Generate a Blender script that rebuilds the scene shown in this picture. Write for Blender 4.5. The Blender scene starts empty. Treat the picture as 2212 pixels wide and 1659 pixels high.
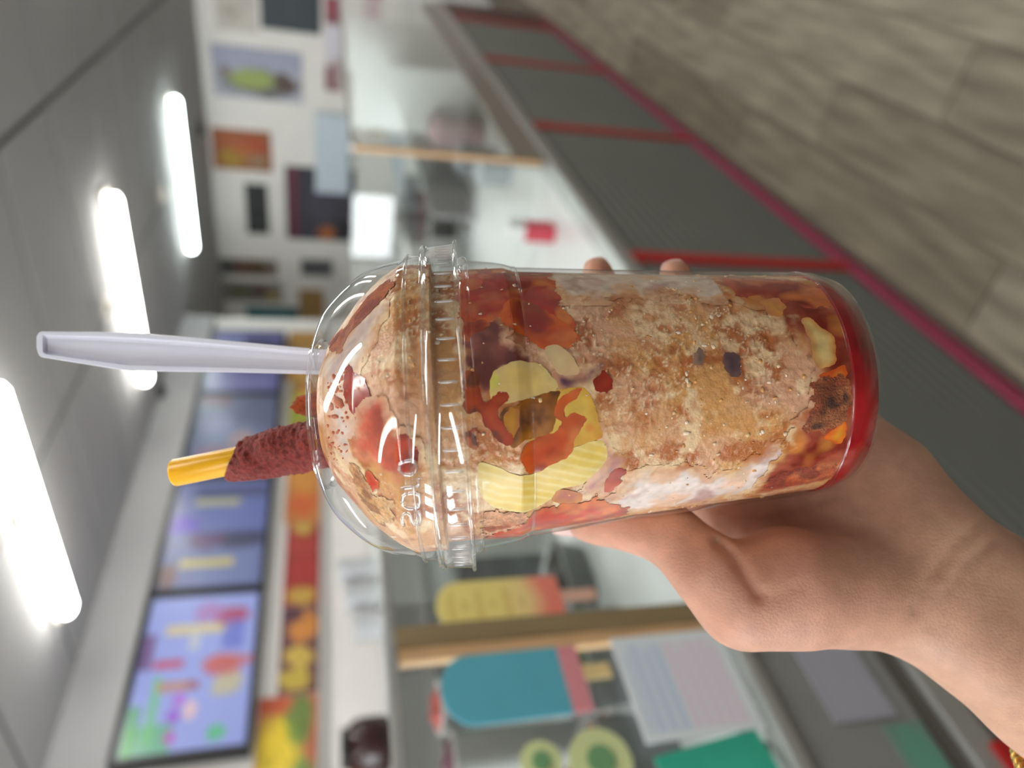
import bpy, bmesh, math, random
import numpy as np
from mathutils import Vector, Matrix

random.seed(7)
rng = np.random.default_rng(7)
scene = bpy.context.scene
col = scene.collection

# ------------------------------------------------------------------ camera
FPX = 1536.0                                  # focal length in pixels of the 2212 x 1659 frame
PITCH, AZ, CAM_H = math.radians(14.5), math.radians(36.0), 1.45
CAMP = np.array([0.0, 0.0, CAM_H])
FH = np.array([math.cos(AZ), math.sin(AZ), 0.0])
RT = np.array([math.sin(AZ), -math.cos(AZ), 0.0])          # to the right of the (upright) phone
FW = FH * math.cos(PITCH) - np.array([0, 0, 1.0]) * math.sin(PITCH)
UPV = np.array([0, 0, 1.0]) * math.cos(PITCH) + FH * math.sin(PITCH)
cam_d = bpy.data.cameras.new('camera')
cam = bpy.data.objects.new('camera', cam_d)
col.objects.link(cam)
# the phone was turned a quarter turn: picture right = down, picture up = right
cx, cy, cz = -UPV, RT, -FW
cam.matrix_world = Matrix(((cx[0], cy[0], cz[0], CAMP[0]), (cx[1], cy[1], cz[1], CAMP[1]),
                           (cx[2], cy[2], cz[2], CAMP[2]), (0, 0, 0, 1)))
cam_d.sensor_fit = 'HORIZONTAL'
cam_d.sensor_width = 36.0
cam_d.lens = 36.0 * FPX / 2212.0
cam_d.clip_start = 0.01
cam_d.dof.use_dof = True
cam_d.dof.focus_distance = 0.212
cam_d.dof.aperture_fstop = 6.0
scene.camera = cam

# ------------------------------------------------------------------ world, lights, exposure
world = bpy.data.worlds.new('world')
scene.world = world
world.use_nodes = True
bg = world.node_tree.nodes['Background']
bg.inputs[0].default_value = (0.86, 0.93, 1.0, 1)
bg.inputs[1].default_value = 1.0
# daylight behind the panes of the shop window on the left (window_1, built below)
wl = bpy.data.lights.new('window_left_offscreen', 'AREA')
wl.shape = 'RECTANGLE'
wl.size, wl.size_y = 1.6, 2.4
wl.energy = 115
wl.color = (0.93, 0.97, 1.0)
wlo = bpy.data.objects.new('window_left_offscreen', wl)
col.objects.link(wlo)
wlo.location = (-2.60, 2.30, 1.60)
wlo.rotation_euler = (0, math.radians(-90), 0)              # shines towards +X, through the window
TUBE = 19.0
scene.view_settings.view_transform = 'Standard'
scene.view_settings.look = 'None'
scene.view_settings.exposure = 0.45
scene.view_settings.gamma = 1.0
scene.view_settings.use_curve_mapping = False
scene.cycles.transparent_max_bounces = 14
scene.cycles.max_bounces = 6
scene.cycles.diffuse_bounces = 3
scene.cycles.glossy_bounces = 3

# ------------------------------------------------------------------ helpers
def srgb(r, g, b):
    f = lambda c: c / 12.92 if c <= 0.04045 else ((c + 0.055) / 1.055) ** 2.4
    return (f(r / 255), f(g / 255), f(b / 255))

def at(x, y, d):
    """photograph pixel + distance along the view axis -> world point"""
    return CAMP + d * (FW + RT * ((1659 - y - 829.5) / FPX) - UPV * ((x - 1106) / FPX))

def on_plane(x, y, axis, val):
    dr = FW + RT * ((1659 - y - 829.5) / FPX) - UPV * ((x - 1106) / FPX)
    return CAMP + dr * ((val - CAMP[axis]) / dr[axis])

_tab = rng.random((64, 64, 64)).astype(np.float32)
def vnoise(p, scale):
    """value noise, p (N,3)"""
    q = np.asarray(p, dtype=np.float64) * scale
    i = np.floor(q).astype(int)
    f = q - i
    f = f * f * (3 - 2 * f)
    i &= 63
    j = (i + 1) & 63
    x0, y0, z0 = i[:, 0], i[:, 1], i[:, 2]
    x1, y1, z1 = j[:, 0], j[:, 1], j[:, 2]
    fx, fy, fz = f[:, 0], f[:, 1], f[:, 2]
    a = _tab[x0, y0, z0] * (1 - fx) + _tab[x1, y0, z0] * fx
    b = _tab[x0, y1, z0] * (1 - fx) + _tab[x1, y1, z0] * fx
    c = _tab[x0, y0, z1] * (1 - fx) + _tab[x1, y0, z1] * fx
    d = _tab[x0, y1, z1] * (1 - fx) + _tab[x1, y1, z1] * fx
    return (a * (1 - fy) + b * fy) * (1 - fz) + (c * (1 - fy) + d * fy) * fz

def fbm(p, scale, n=4):
    p = np.asarray(p)
    s, a, t = 0, 1.0, 0
    for k in range(n):
        s = s + a * vnoise(p + 3.7 * k, scale * 2 ** k)
        t += a
        a *= 0.55
    return s / t

# ---- materials
MATS = {}
def mat(name, rgb=(0.5, 0.5, 0.5), rough=0.5, metal=0.0, noise=0.0, nscale=20.0, bump=0.0, bscale=200.0,
        spec=0.5, coat=0.0, sss=0.0, sss_r=(0.01, 0.004, 0.002), attr=False, emit=0.0, stretch=None, bdist=0.001, alpha=False):
    if name in MATS:
        return MATS[name]
    m = bpy.data.materials.new(name)
    m.use_nodes = True
    nt = m.node_tree
    b = nt.nodes['Principled BSDF']
    b.inputs['Roughness'].default_value = rough
    b.inputs['Metallic'].default_value = metal
    b.inputs['Specular IOR Level'].default_value = spec
    b.inputs['Coat Weight'].default_value = coat
    b.inputs['Coat Roughness'].default_value = 0.06
    if sss:
        b.inputs['Subsurface Weight'].default_value = sss
        b.inputs['Subsurface Radius'].default_value = sss_r
        b.inputs['Subsurface Scale'].default_value = 1.0
    tc = nt.nodes.new('ShaderNodeTexCoord')
    vec = tc.outputs['Object']
    if stretch:
        mp = nt.nodes.new('ShaderNodeMapping')
        mp.inputs['Scale'].default_value = stretch
        nt.links.new(vec, mp.inputs['Vector'])
        vec = mp.outputs['Vector']
    nz = nt.nodes.new('ShaderNodeTexNoise')
    nz.inputs['Scale'].default_value = nscale
    nz.inputs['Detail'].default_value = 5
    nt.links.new(vec, nz.inputs['Vector'])
    mix = nt.nodes.new('ShaderNodeMix')
    mix.data_type = 'RGBA'
    mix.blend_type = 'MULTIPLY'
    mix.inputs['Factor'].default_value = 1.0
    ramp = nt.nodes.new('ShaderNodeMapRange')
    ramp.inputs['From Min'].default_value = 0.3
    ramp.inputs['From Max'].default_value = 0.7
    ramp.inputs['To Min'].default_value = 1 - noise
    ramp.inputs['To Max'].default_value = 1 + noise * 0.6
    nt.links.new(nz.outputs['Fac'], ramp.inputs['Value'])
    nt.links.new(ramp.outputs['Result'], mix.inputs['B'])
    if attr:
        at_ = nt.nodes.new('ShaderNodeAttribute')
        at_.attribute_name = 'Col'
        nt.links.new(at_.outputs['Color'], mix.inputs['A'])
        if alpha:
            nt.links.new(at_.outputs['Alpha'], b.inputs['Alpha'])
    else:
        mix.inputs['A'].default_value = (*rgb, 1)
    nt.links.new(mix.outputs['Result'], b.inputs['Base Color'])
    if emit:
        nt.links.new(mix.outputs['Result'], b.inputs['Emission Color'])
        b.inputs['Emission Strength'].default_value = emit
    if bump:
        nb = nt.nodes.new('ShaderNodeTexNoise')
        nb.inputs['Scale'].default_value = bscale
        nb.inputs['Detail'].default_value = 4
        nt.links.new(vec, nb.inputs['Vector'])
        bp = nt.nodes.new('ShaderNodeBump')
        bp.inputs['Strength'].default_value = bump
        bp.inputs['Distance'].default_value = bdist
        nt.links.new(nb.outputs['Fac'], bp.inputs['Height'])
        nt.links.new(bp.outputs['Normal'], b.inputs['Normal'])
    MATS[name] = m
    return m

def clear_mat(name, tint=(0.97, 0.98, 0.98), rough=0.03, ior=1.5, extra=0.0):
    """thin clear sheet: see-through with mirror glints that grow at grazing angles"""
    if name in MATS:
        return MATS[name]
    m = bpy.data.materials.new(name)
    m.use_nodes = True
    nt = m.node_tree
    nt.nodes.remove(nt.nodes['Principled BSDF'])
    out = nt.nodes['Material Output']
    tr = nt.nodes.new('ShaderNodeBsdfTransparent')
    tr.inputs['Color'].default_value = (*tint, 1)
    gl = nt.nodes.new('ShaderNodeBsdfGlossy')
    gl.inputs['Roughness'].default_value = rough
    gl.inputs['Color'].default_value = (1, 1, 1, 1)
    fr = nt.nodes.new('ShaderNodeFresnel')
    fr.inputs['IOR'].default_value = ior
    ad = nt.nodes.new('ShaderNodeMath')
    ad.operation = 'ADD'
    ad.use_clamp = True
    ad.inputs[1].default_value = extra
    nt.links.new(fr.outputs['Fac'], ad.inputs[0])
    # a thin sheet does not bend the light, so both of its faces reflect alike
    geo = nt.nodes.new('ShaderNodeNewGeometry')
    mr = nt.nodes.new('ShaderNodeMapRange')
    mr.inputs['To Min'].default_value = ior
    mr.inputs['To Max'].default_value = 1 / ior
    nt.links.new(geo.outputs['Backfacing'], mr.inputs['Value'])
    nt.links.new(mr.outputs['Result'], fr.inputs['IOR'])
    mx = nt.nodes.new('ShaderNodeMixShader')
    nt.links.new(ad.outputs[0], mx.inputs['Fac'])
    nt.links.new(tr.outputs[0], mx.inputs[1])
    nt.links.new(gl.outputs[0], mx.inputs[2])
    nt.links.new(mx.outputs[0], out.inputs['Surface'])
    MATS[name] = m
    return m

def emis_mat(name, rgb, s):
    if name in MATS:
        return MATS[name]
    m = bpy.data.materials.new(name)
    m.use_nodes = True
    b = m.node_tree.nodes['Principled BSDF']
    b.inputs['Base Color'].default_value = (*rgb, 1)
    b.inputs['Emission Color'].default_value = (*rgb, 1)
    b.inputs['Emission Strength'].default_value = s
    MATS[name] = m
    return m

# ---- objects
def link(name, data, parent=None, m=None):
    o = bpy.data.objects.new(name, data)
    col.objects.link(o)
    if parent is not None:
        o.parent = parent
    if m is not None and data is not None and len(data.materials) == 0:
        data.materials.append(m)
    return o

def tag(o, label=None, cat=None, group=None, kind=None):
    if label: o['label'] = label
    if cat: o['category'] = cat
    if group: o['group'] = group
    if kind: o['kind'] = kind
    return o

def empty(name, loc=(0, 0, 0), label=None, cat=None, group=None, kind=None, rotz=0.0):
    o = link(name, None)
    o.location = loc
    o.rotation_euler = (0, 0, rotz)
    o.empty_display_size = 0.05
    return tag(o, label, cat, group, kind)

def pymesh(name, verts, faces, smooth=False, colors=None):
    me = bpy.data.meshes.new(name)
    me.from_pydata([tuple(map(float, v)) for v in verts], [], [tuple(map(int, f)) for f in faces])
    if smooth:
        me.polygons.foreach_set('use_smooth', [True] * len(me.polygons))
    if colors is not None:
        a = me.color_attributes.new('Col', 'FLOAT_COLOR', 'POINT')
        c = np.ones((len(verts), 4), dtype=np.float32)
        c[:, :colors.shape[1]] = colors
        a.data.foreach_set('color', c.ravel())
    me.update()
    return me

def box_mesh(name, x0, x1, y0, y1, z0, z1, bev=0.0):
    bm = bmesh.new()
    bmesh.ops.create_cube(bm, size=1.0)
    for v in bm.verts:
        v.co = Vector(((x0 + x1) / 2 + v.co.x * (x1 - x0), (y0 + y1) / 2 + v.co.y * (y1 - y0), (z0 + z1) / 2 + v.co.z * (z1 - z0)))
    if bev:
        bmesh.ops.bevel(bm, geom=bm.edges[:], offset=bev, segments=2, affect='EDGES', profile=0.5)
    me = bpy.data.meshes.new(name)
    bm.to_mesh(me)
    bm.free()
    return me

def box(name, x0, x1, y0, y1, z0, z1, m, parent=None, bev=0.0):
    return link(name, box_mesh(name, x0, x1, y0, y1, z0, z1, bev), parent, m)

def lathe_mesh(name, prof, n=64, closed=False, smooth=True):
    """prof: list of (r, z); revolve about z"""
    prof = list(prof)
    P = len(prof)
    ang = np.linspace(0, 2 * math.pi, n, endpoint=False)
    v = [(r * math.cos(a), r * math.sin(a), z) for r, z in prof for a in ang]
    f = []
    for i in range(P if closed else P - 1):
        i2 = (i + 1) % P
        for k in range(n):
            k2 = (k + 1) % n
            f.append((i * n + k, i * n + k2, i2 * n + k2, i2 * n + k))
    me = pymesh(name, v, f, smooth)
    return me

def cap_lathe(name, prof, n=48, smooth=True):
    prof = [(max(r, 1e-5), z) for r, z in prof]
    me = lathe_mesh(name, prof, n, False, smooth)
    return me

def tube_mesh(name, pts, radii, n=16, caps=True, jitter=0.0, flat=1.0):
    pts = [np.array(p, float) for p in pts]
    v, f = [], []
    up = np.array([0, 0, 1.0])
    for i, p in enumerate(pts):
        t = pts[min(i + 1, len(pts) - 1)] - pts[max(i - 1, 0)]
        t = t / np.linalg.norm(t)
        a = np.cross(t, up if abs(t[2]) < 0.9 else np.array([1.0, 0, 0]))
        a /= np.linalg.norm(a)
        b = np.cross(t, a)
        r = radii[i] if hasattr(radii, '__len__') else radii
        for k in range(n):
            w = 2 * math.pi * k / n
            rr = r * (1 + jitter * (random.random() - 0.5))
            v.append(p + a * math.cos(w) * rr + b * math.sin(w) * rr * flat)
    for i in range(len(pts) - 1):
        for k in range(n):
            k2 = (k + 1) % n
            f.append((i * n + k, i * n + k2, (i + 1) * n + k2, (i + 1) * n + k))
    if caps:
        f.append(tuple(range(n - 1, -1, -1)))
        f.append(tuple((len(pts) - 1) * n + k for k in range(n)))
    return pymesh(name, v, f, True)

def prism_mesh(name, poly, axis_o, ax, ay, an, thick):
    """polygon in the (ax, ay) plane at axis_o, extruded along an"""
    o, ax, ay, an = [np.array(q, float) for q in (axis_o, ax, ay, an)]
    n = len(poly)
    v = [o + ax * a + ay * b for a, b in poly] + [o + ax * a + ay * b + an * thick for a, b in poly]
    f = [tuple(range(n)), tuple(range(2 * n - 1, n - 1, -1))]
    for k in range(n):
        k2 = (k + 1) % n
        f.append((k, n + k, n + k2, k2))
    return pymesh(name, v, f)

def painted_panel(name, w, h, nx, ny, fn, thick=0.01):
    """a thin slab standing in local XZ, front towards -Y, with its print as point colours; fn(u, v) -> rgb arrays"""
    u, v = np.meshgrid(np.linspace(0, 1, nx), np.linspace(0, 1, ny))
    u, v = u.ravel(), v.ravel()
    c = fn(u, v)
    vs = [(a * w, 0, b * h) for a, b in zip(u, v)]
    f = []
    for j in range(ny - 1):
        for i in range(nx - 1):
            k = j * nx + i
            f.append((k, k + 1, k + 1 + nx, k + nx))
    k0 = len(vs)
    vs += [(0, 0, 0), (w, 0, 0), (w, 0, h), (0, 0, h), (0, thick, 0), (w, thick, 0), (w, thick, h), (0, thick, h)]
    f += [(k0 + 4, k0 + 7, k0 + 6, k0 + 5), (k0, k0 + 4, k0 + 5, k0 + 1), (k0 + 1, k0 + 5, k0 + 6, k0 + 2), (k0 + 2, k0 + 6, k0 + 7, k0 + 3), (k0 + 3, k0 + 7, k0 + 4, k0)]
    cc = np.vstack([c, np.tile(c.mean(0), (8, 1))])
    return pymesh(name, vs, f, False, cc)

def blobs(base, items, seed=0, grain=0.0):
    """print: base colour, then ellipses/rects (kind, cu, cv, ru, rv, rgb)"""
    def fn(u, v):
        c = np.tile(np.array(srgb(*base)), (len(u), 1))
        p = np.stack([u * 7 + seed, v * 7, np.full_like(u, seed * 1.7)], 1)
        wob = (fbm(p, 1.3, 3) - 0.5)
        for it in items:
            k, cu, cv, ru, rv, rgb = it[:6]
            if k == 'e':
                d = np.sqrt(((u - cu) / ru) ** 2 + ((v - cv) / rv) ** 2) + wob * 0.9 - 1
            else:
                d = np.maximum(abs(u - cu) / ru, abs(v - cv) / rv) - 1
            a = np.clip(0.5 - d * (3 if k == 'e' else 12), 0, 1)[:, None]
            a = a * 0.8
            c = c * (1 - a) + np.array(srgb(*rgb)) * a
        if grain:
            g = fbm(p, 4.0, 3) - 0.5
            c = c * np.clip(1 + grain * g * 2, 0.2, 2)[:, None]
        return c
    return fn

def copy_tree(o, parent=None):
    c = o.copy()
    col.objects.link(c)
    c.parent = parent
    for ch in o.children:
        copy_tree(ch, c)
    return c

# ------------------------------------------------------------------ the shop: structure
M_ceil = mat('ceiling tile', srgb(170, 168, 168), 0.85, noise=0.05, nscale=60, bump=0.2, bscale=300)
M_tee = mat('ceiling grid', srgb(96, 95, 92), 0.6, noise=0.05)
M_wall = mat('wall paint', srgb(232, 228, 224), 0.8, noise=0.04, nscale=3)
M_soffit = mat('soffit paint', srgb(172, 171, 173), 0.8, noise=0.04, nscale=3)
M_floor = mat('floor underlay', srgb(110, 102, 90), 0.8, noise=0.1)
planks = [mat('plank %s' % n, srgb(*c), 0.5, noise=0.42, nscale=5.0, stretch=(0.7, 5.0, 1.0), spec=0.35)
          for n, c in (('pale oak', (160, 151, 134)), ('grey oak', (150, 141, 124)), ('light oak', (172, 163, 146)), ('dull oak', (136, 127, 110)))]

CEIL = 2.65
X0, X1, Y0, Y1 = -2.5, 7.85, -3.6, 4.8
fl = box('floor', X0, X1, Y0, Y1, -0.06, -0.006, M_floor)
tag(fl, 'wood plank floor of the shop', kind='structure')
pl_mesh = {}
PW, PL = 0.19, 1.22
row = 0
y = 0.70
while y > -3.5:
    off = (row * 0.43) % PL
    x = X0 + 0.01 - off
    while x < X1 - 0.02:
        a, b = max(x, X0 + 0.01), min(x + PL, X1 - 0.01)
        if b - a > 0.1 and not (a < -0.9 or (y < -2.2 and a < 0.5)):
            k = random.randrange(4)
            key = (k, round(b - a, 2))
            if key not in pl_mesh:
                me = box_mesh('floor_plank', 0, b - a - 0.004, -PW + 0.004, 0, -0.006, 0.0)
                me.materials.append(planks[k])
                pl_mesh[key] = me
            o = link('floor_plank', pl_mesh[key], fl)
            o.location = (a, y, 0)
        x += PL
    y -= PW
    row += 1

ce = box('ceiling', X0, X1, Y0, Y1, CEIL + 0.004, CEIL + 0.06, M_tee)
tag(ce, 'suspended ceiling of long grey panels', kind='structure')
TX, TY = 0.612, 1.22
xs = [3.585 + TX * k for k in range(-10, 8)]
ys = [1.075 + TY * k for k in range(-4, 4)]
tile_me = {}
for i in range(len(xs) - 1):
    for j in range(len(ys) - 1):
        a, b = max(xs[i] + 0.016, X0), min(xs[i + 1] - 0.016, X1)
        c, d = max(ys[j] + 0.016, Y0), min(ys[j + 1] - 0.016, Y1)
        if b - a < 0.05 or d - c < 0.05:
            continue
        key = (round(b - a, 3), round(d - c, 3))
        if key not in tile_me:
            me = box_mesh('ceiling_tile', 0, b - a, 0, d - c, -0.007, 0.004)
            me.materials.append(M_ceil)
            tile_me[key] = me
        link('ceiling_tile', tile_me[key], ce).location = (a, c, CEIL + 0.002)

WB = 3.50                                       # face of the menu wall
tag(box('wall_back', X0, 5.7, WB, WB + 0.12, 0, CEIL, M_wall), 'pale wall under the menu screens', kind='structure')
tag(box('wall_return', 5.7, 5.82, WB, Y1, 0, CEIL, M_wall), 'pale return wall beside the menu wall', kind='structure')
tag(box('wall_far', 5.82, X1, Y1, Y1 + 0.1, 0, CEIL, M_wall), 'pale wall in the far corner', kind='structure')
tag(box('wall_end', X1, X1 + 0.12, Y0, Y1 + 0.1, 0, CEIL, M_wall), 'pale end wall hung with food photos', kind='structure')
tag(box('wall_right', X0, X1, Y0 - 0.12, Y0, 0, CEIL, M_wall), 'pale wall on the seating side', kind='structure')
tag(box('trim_1', X0 + 0.02, 5.7, WB - 0.09, WB, 2.40, CEIL, M_soffit), 'grey soffit board above the menu screens', kind='structure')
tag(box('trim_2', X0 + 0.02, 5.7, WB - 0.03, WB, 1.462, 1.488, mat('rail grey', srgb(170, 170, 165), 0.4)), 'thin pale rail under the fruit prints', kind='structure')
tag(box('wall_front', X0 - 0.12, X0, Y0, 1.1, 0, CEIL, M_wall), 'unseen pale wall closing the front beside the shop window', kind='structure')  # out of view; closes the front to keep reflected haze off the cup
wf = empty('window_1', (X0, 0, 0), 'tall shop window of three panes letting in daylight', kind='structure')
M_frame = mat('window frame', srgb(60, 60, 60), 0.4, metal=0.6)
for a, b in ((1.1, 1.14), (1.60, 1.75), (2.30, 2.75), (3.46, WB)):
    box('window_frame', -0.06, 0.0, a, b, 0.8, 2.4, M_frame, wf)
for a, b in ((0.0, 0.8), (2.4, CEIL)):
    box('window_wall', -0.06, 0.0, 1.1, WB, a, b, M_wall, wf)

# ------------------------------------------------------------------ ceiling lights
M_house = mat('lamp housing', srgb(215, 210, 198), 0.5)
def tube_light(x, y0, y1, rgb, label, name='tube_light'):
    t = empty(name, (x, (y0 + y1) / 2, CEIL), label, 'ceiling light', 'tube lights on the ceiling')
    L = (y1 - y0) / 2
    box('housing', -0.055, 0.075, -L - 0.02, L + 0.02, -0.03, -0.002, M_house, t, 0.004)
    n, seg = 20, 14
    v, f = [], []
    ends = [(-L, 0.25), (-L + 0.01, 0.75), (-L + 0.035, 1.0), (L - 0.035, 1.0), (L - 0.01, 0.75), (L, 0.25)]
    for yy, s in ends:
        for k in range(n):
            w = 2 * math.pi * k / n
            v.append((0.05 * s * math.cos(w), yy, -0.062 + 0.036 * s * math.sin(w)))
    for i in range(len(ends) - 1):
        for k in range(n):
            f.append((i * n + k, (i + 1) * n + k, (i + 1) * n + (k + 1) % n, i * n + (k + 1) % n))
    f.append(tuple(range(n)))
    f.append(tuple((len(ends) - 1) * n + k for k in range(n - 1, -1, -1)))
    link('diffuser', pymesh('diffuser', v, f, True), t, emis_mat('tube %s' % (rgb,), rgb, TUBE))
    return t
warm, mint = (1.0, 1.0, 0.95), (0.88, 1.0, 0.98)
tube_light(2.32, 1.70, 2.96, warm, 'warm white tube light on the ceiling in front of the first menu screen')
tube_light(4.08, 1.69, 2.95, warm, 'warm white tube light on the ceiling between the other two, behind the spoon')
tube_light(6.06, 1.70, 2.98, mint, 'mint-tinted tube light on the ceiling close to the end wall')
for x, y0, lb in ((0.4, 1.7, 'over the near display case'), (-1.4, -0.8, 'first from the shop front in the customer aisle'), (0.5, -0.8, 'second from the shop front in the customer aisle'),
                  (2.4, -0.8, 'third from the shop front in the customer aisle'), (4.3, -0.8, 'fourth from the shop front in the customer aisle'), (6.1, -0.8, 'over the aisle beside the end wall')):
    tube_light(x, y0, y0 + 1.24, warm, 'warm white tube light ' + lb, 'tube_light_offscreen')
M_dark = mat('dark plastic', srgb(38, 40, 40), 0.5)
for px_, nm, lb, c_ in (((432, 280), 'ceiling_speaker', 'small dark round fitting on the ceiling by the end wall', M_dark),
                        ((345, 845), 'ceiling_speaker', 'small dark round fitting on the ceiling above the menu screens', M_dark),
                        ((348, 420), 'smoke_detector', 'white domed detector beside the mint tube light', M_house),
                        ((228, 665), 'smoke_detector', 'white domed detector beside the warm tube light near the spoon', M_house)):
    p = on_plane(px_[0], px_[1], 2, CEIL - 0.01)
    t = empty(nm, (p[0], p[1], CEIL), lb, 'ceiling fitting')
    link('base_ring', cap_lathe('base_ring', [(0.0, -0.001), (0.065, -0.001), (0.065, -0.018), (0.05, -0.02)], 24), t, c_)
    link('dome', cap_lathe('dome', [(0.05, -0.018), (0.045, -0.035), (0.03, -0.046), (0.0, -0.05)], 24), t, c_)

# ------------------------------------------------------------------ menu screens and prints on the menu wall
M_black = mat('screen bezel', srgb(18, 20, 24), 0.35)
M_screen = mat('screen picture', attr=True, rough=0.3, emit=0.30)
M_print = mat('printed card', attr=True, rough=0.55)
LAV = (150, 158, 222)
screens = [
    (1.83, 2.735, 'menu screen nearest the shop window, with a green band and yellow-headed list', blobs((148, 160, 222), [
        ('r', .07, .80, .09, .19, (92, 170, 110)), ('r', .12, .95, .16, .05, (70, 160, 70)), ('r', .25, .80, .20, .035, (110, 190, 120)),
        ('e', .08, .62, .04, .05, (190, 60, 190)), ('e', .20, .62, .04, .05, (150, 60, 200)), ('e', .30, .60, .035, .05, (180, 90, 210)), ('e', .22, .48, .06, .06, (230, 190, 190)),
        ('e', .08, .25, .05, .08, (70, 185, 90)), ('r', .38, .66, .03, .14, (190, 130, 60)), ('r', .38, .5, .025, .06, (150, 80, 70)), ('e', .38, .22, .08, .13, (190, 180, 130)), ('e', .49, .28, .07, .16, (190, 80, 70)),
        ('e', .52, .22, .05, .2, (190, 100, 90)), ('r', .53, .74, .025, .13, (190, 30, 40)), ('r', .76, .52, .035, .3, (214, 196, 110)), ('r', .68, .55, .07, .05, (190, 196, 200)),
        ('e', .84, .22, .07, .18, (170, 30, 60)), ('e', .88, .45, .07, .12, (170, 120, 180)), ('r', .62, .95, .12, .05, (100, 40, 90)), ('r', .70, .2, .10, .1, (100, 112, 200))], 1)),
    (2.755, 3.65, 'menu screen with two yellow headings and a violet glow', blobs((98, 108, 158), [
        ('r', .15, .35, .14, .3, (106, 120, 168)), ('r', .20, .56, .035, .27, (200, 184, 80)), ('e', .42, .25, .10, .3, (26, 28, 58)), ('e', .40, .62, .09, .2, (90, 56, 100)), ('r', .62, .4, .15, .45, (96, 108, 172)),
        ('e', .56, .93, .10, .22, (84, 30, 190)), ('r', .77, .55, .035, .25, (176, 172, 110)), ('e', .1, .92, .1, .1, (120, 84, 60)), ('r', .88, .4, .06, .4, (60, 66, 110))], 2)),
    (3.67, 4.56, 'menu screen showing pale blue panels behind the straw', blobs((88, 94, 124), [
        ('e', .35, .45, .25, .45, (104, 118, 150)), ('e', .25, .7, .1, .2, (130, 96, 120)), ('e', .42, .4, .10, .16, (158, 130, 130)), ('e', .6, .7, .12, .2, (120, 120, 160)),
        ('r', .93, .8, .05, .2, (100, 20, 40)), ('r', .05, .5, .04, .45, (40, 44, 66))], 3)),
    (4.58, 5.48, 'menu screen deepest in the shop, dark blue under a teal corner', blobs((92, 90, 140), [
        ('r', .12, .5, .12, .4, (110, 108, 160)), ('e', .4, .4, .12, .3, (90, 60, 120)), ('e', .7, .4, .14, .4, (34, 34, 60)), ('r', .85, .75, .13, .2, (120, 126, 170))], 4)),
]
for x0, x1, lb, fn in screens:
    t = empty('menu_screen', (x0, WB - 0.09, 1.80), lb, 'screen', 'menu screens on the wall')
    w, h = x1 - x0, 0.585
    box('bezel', 0, w, 0.0, 0.088, 0, h, M_black, t, 0.004)
    s = link('display', painted_panel('display', w - 0.05, h - 0.05, 90, 54, lambda u, v, fn=fn: fn(u, v) * 0.68, 0.003), t, M_screen)
    s.location = (0.025, -0.002, 0.025)
fruit = [
    (0.9, 2.12, 1.50, 1.785, 'print of yellow and green fruit on red, under the first menu screen', (190, 110, 80), [('e', .5, .7, .2, .3, (225, 200, 40)), ('e', .75, .6, .15, .35, (230, 210, 60)), ('e', .9, .3, .12, .25, (70, 130, 60)), ('e', .62, .25, .12, .25, (90, 150, 80)), ('e', .8, .8, .12, .3, (220, 190, 50)), ('e', .2, .4, .2, .3, (220, 180, 60)), ('e', .97, .8, .05, .4, (190, 80, 50))]),
    (2.13, 2.66, 1.50, 1.70, 'print of yellow fruit and plums on the menu wall', (110, 70, 70), [('e', .15, .6, .12, .4, (205, 180, 70)), ('e', .4, .5, .12, .4, (210, 180, 80)), ('e', .75, .4, .2, .4, (215, 140, 60)), ('e', .9, .7, .1, .3, (60, 30, 60))]),
    (2.67, 3.30, 1.50, 1.70, 'print of red strawberries on the menu wall', (150, 45, 40), [('e', .1, .5, .1, .4, (190, 160, 70)), ('e', .4, .5, .15, .4, (170, 50, 45)), ('e', .7, .5, .15, .4, (165, 60, 50)), ('e', .95, .5, .1, .3, (200, 170, 80))]),
    (3.31, 4.15, 1.50, 1.72, 'print of orange fruit slices on the menu wall', (190, 120, 60), [('e', .2, .5, .15, .4, (200, 90, 40)), ('e', .5, .5, .2, .4, (205, 140, 60)), ('e', .8, .5, .15, .4, (190, 100, 60))]),
    (4.16, 4.85, 1.50, 1.74, 'print of green and yellow fruit beside the chili chunk', (140, 120, 50), [('e', .3, .6, .2, .4, (150, 160, 50)), ('e', .6, .5, .2, .4, (205, 190, 60)), ('e', .85, .4, .12, .4, (190, 110, 60)), ('e', .1, .5, .1, .4, (190, 80, 40))]),
    (4.86, 5.6, 1.50, 1.78, 'print of golden brown fruit at the deep end of the menu wall', (180, 132, 66), [('e', .3, .5, .3, .4, (190, 140, 70)), ('e', .75, .6, .2, .4, (160, 120, 60))]),
]
for x0, x1, z0, z1, lb, base, it in fruit:
    o = link('fruit_print', painted_panel('fruit_print', x1 - x0, z1 - z0, 48, 24, blobs(base, it, x0, 0.5), 0.008), None, M_print)
    o.location = (x0, WB - 0.0085, z0)
    tag(o, lb, 'poster', 'fruit prints on the menu wall')

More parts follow.
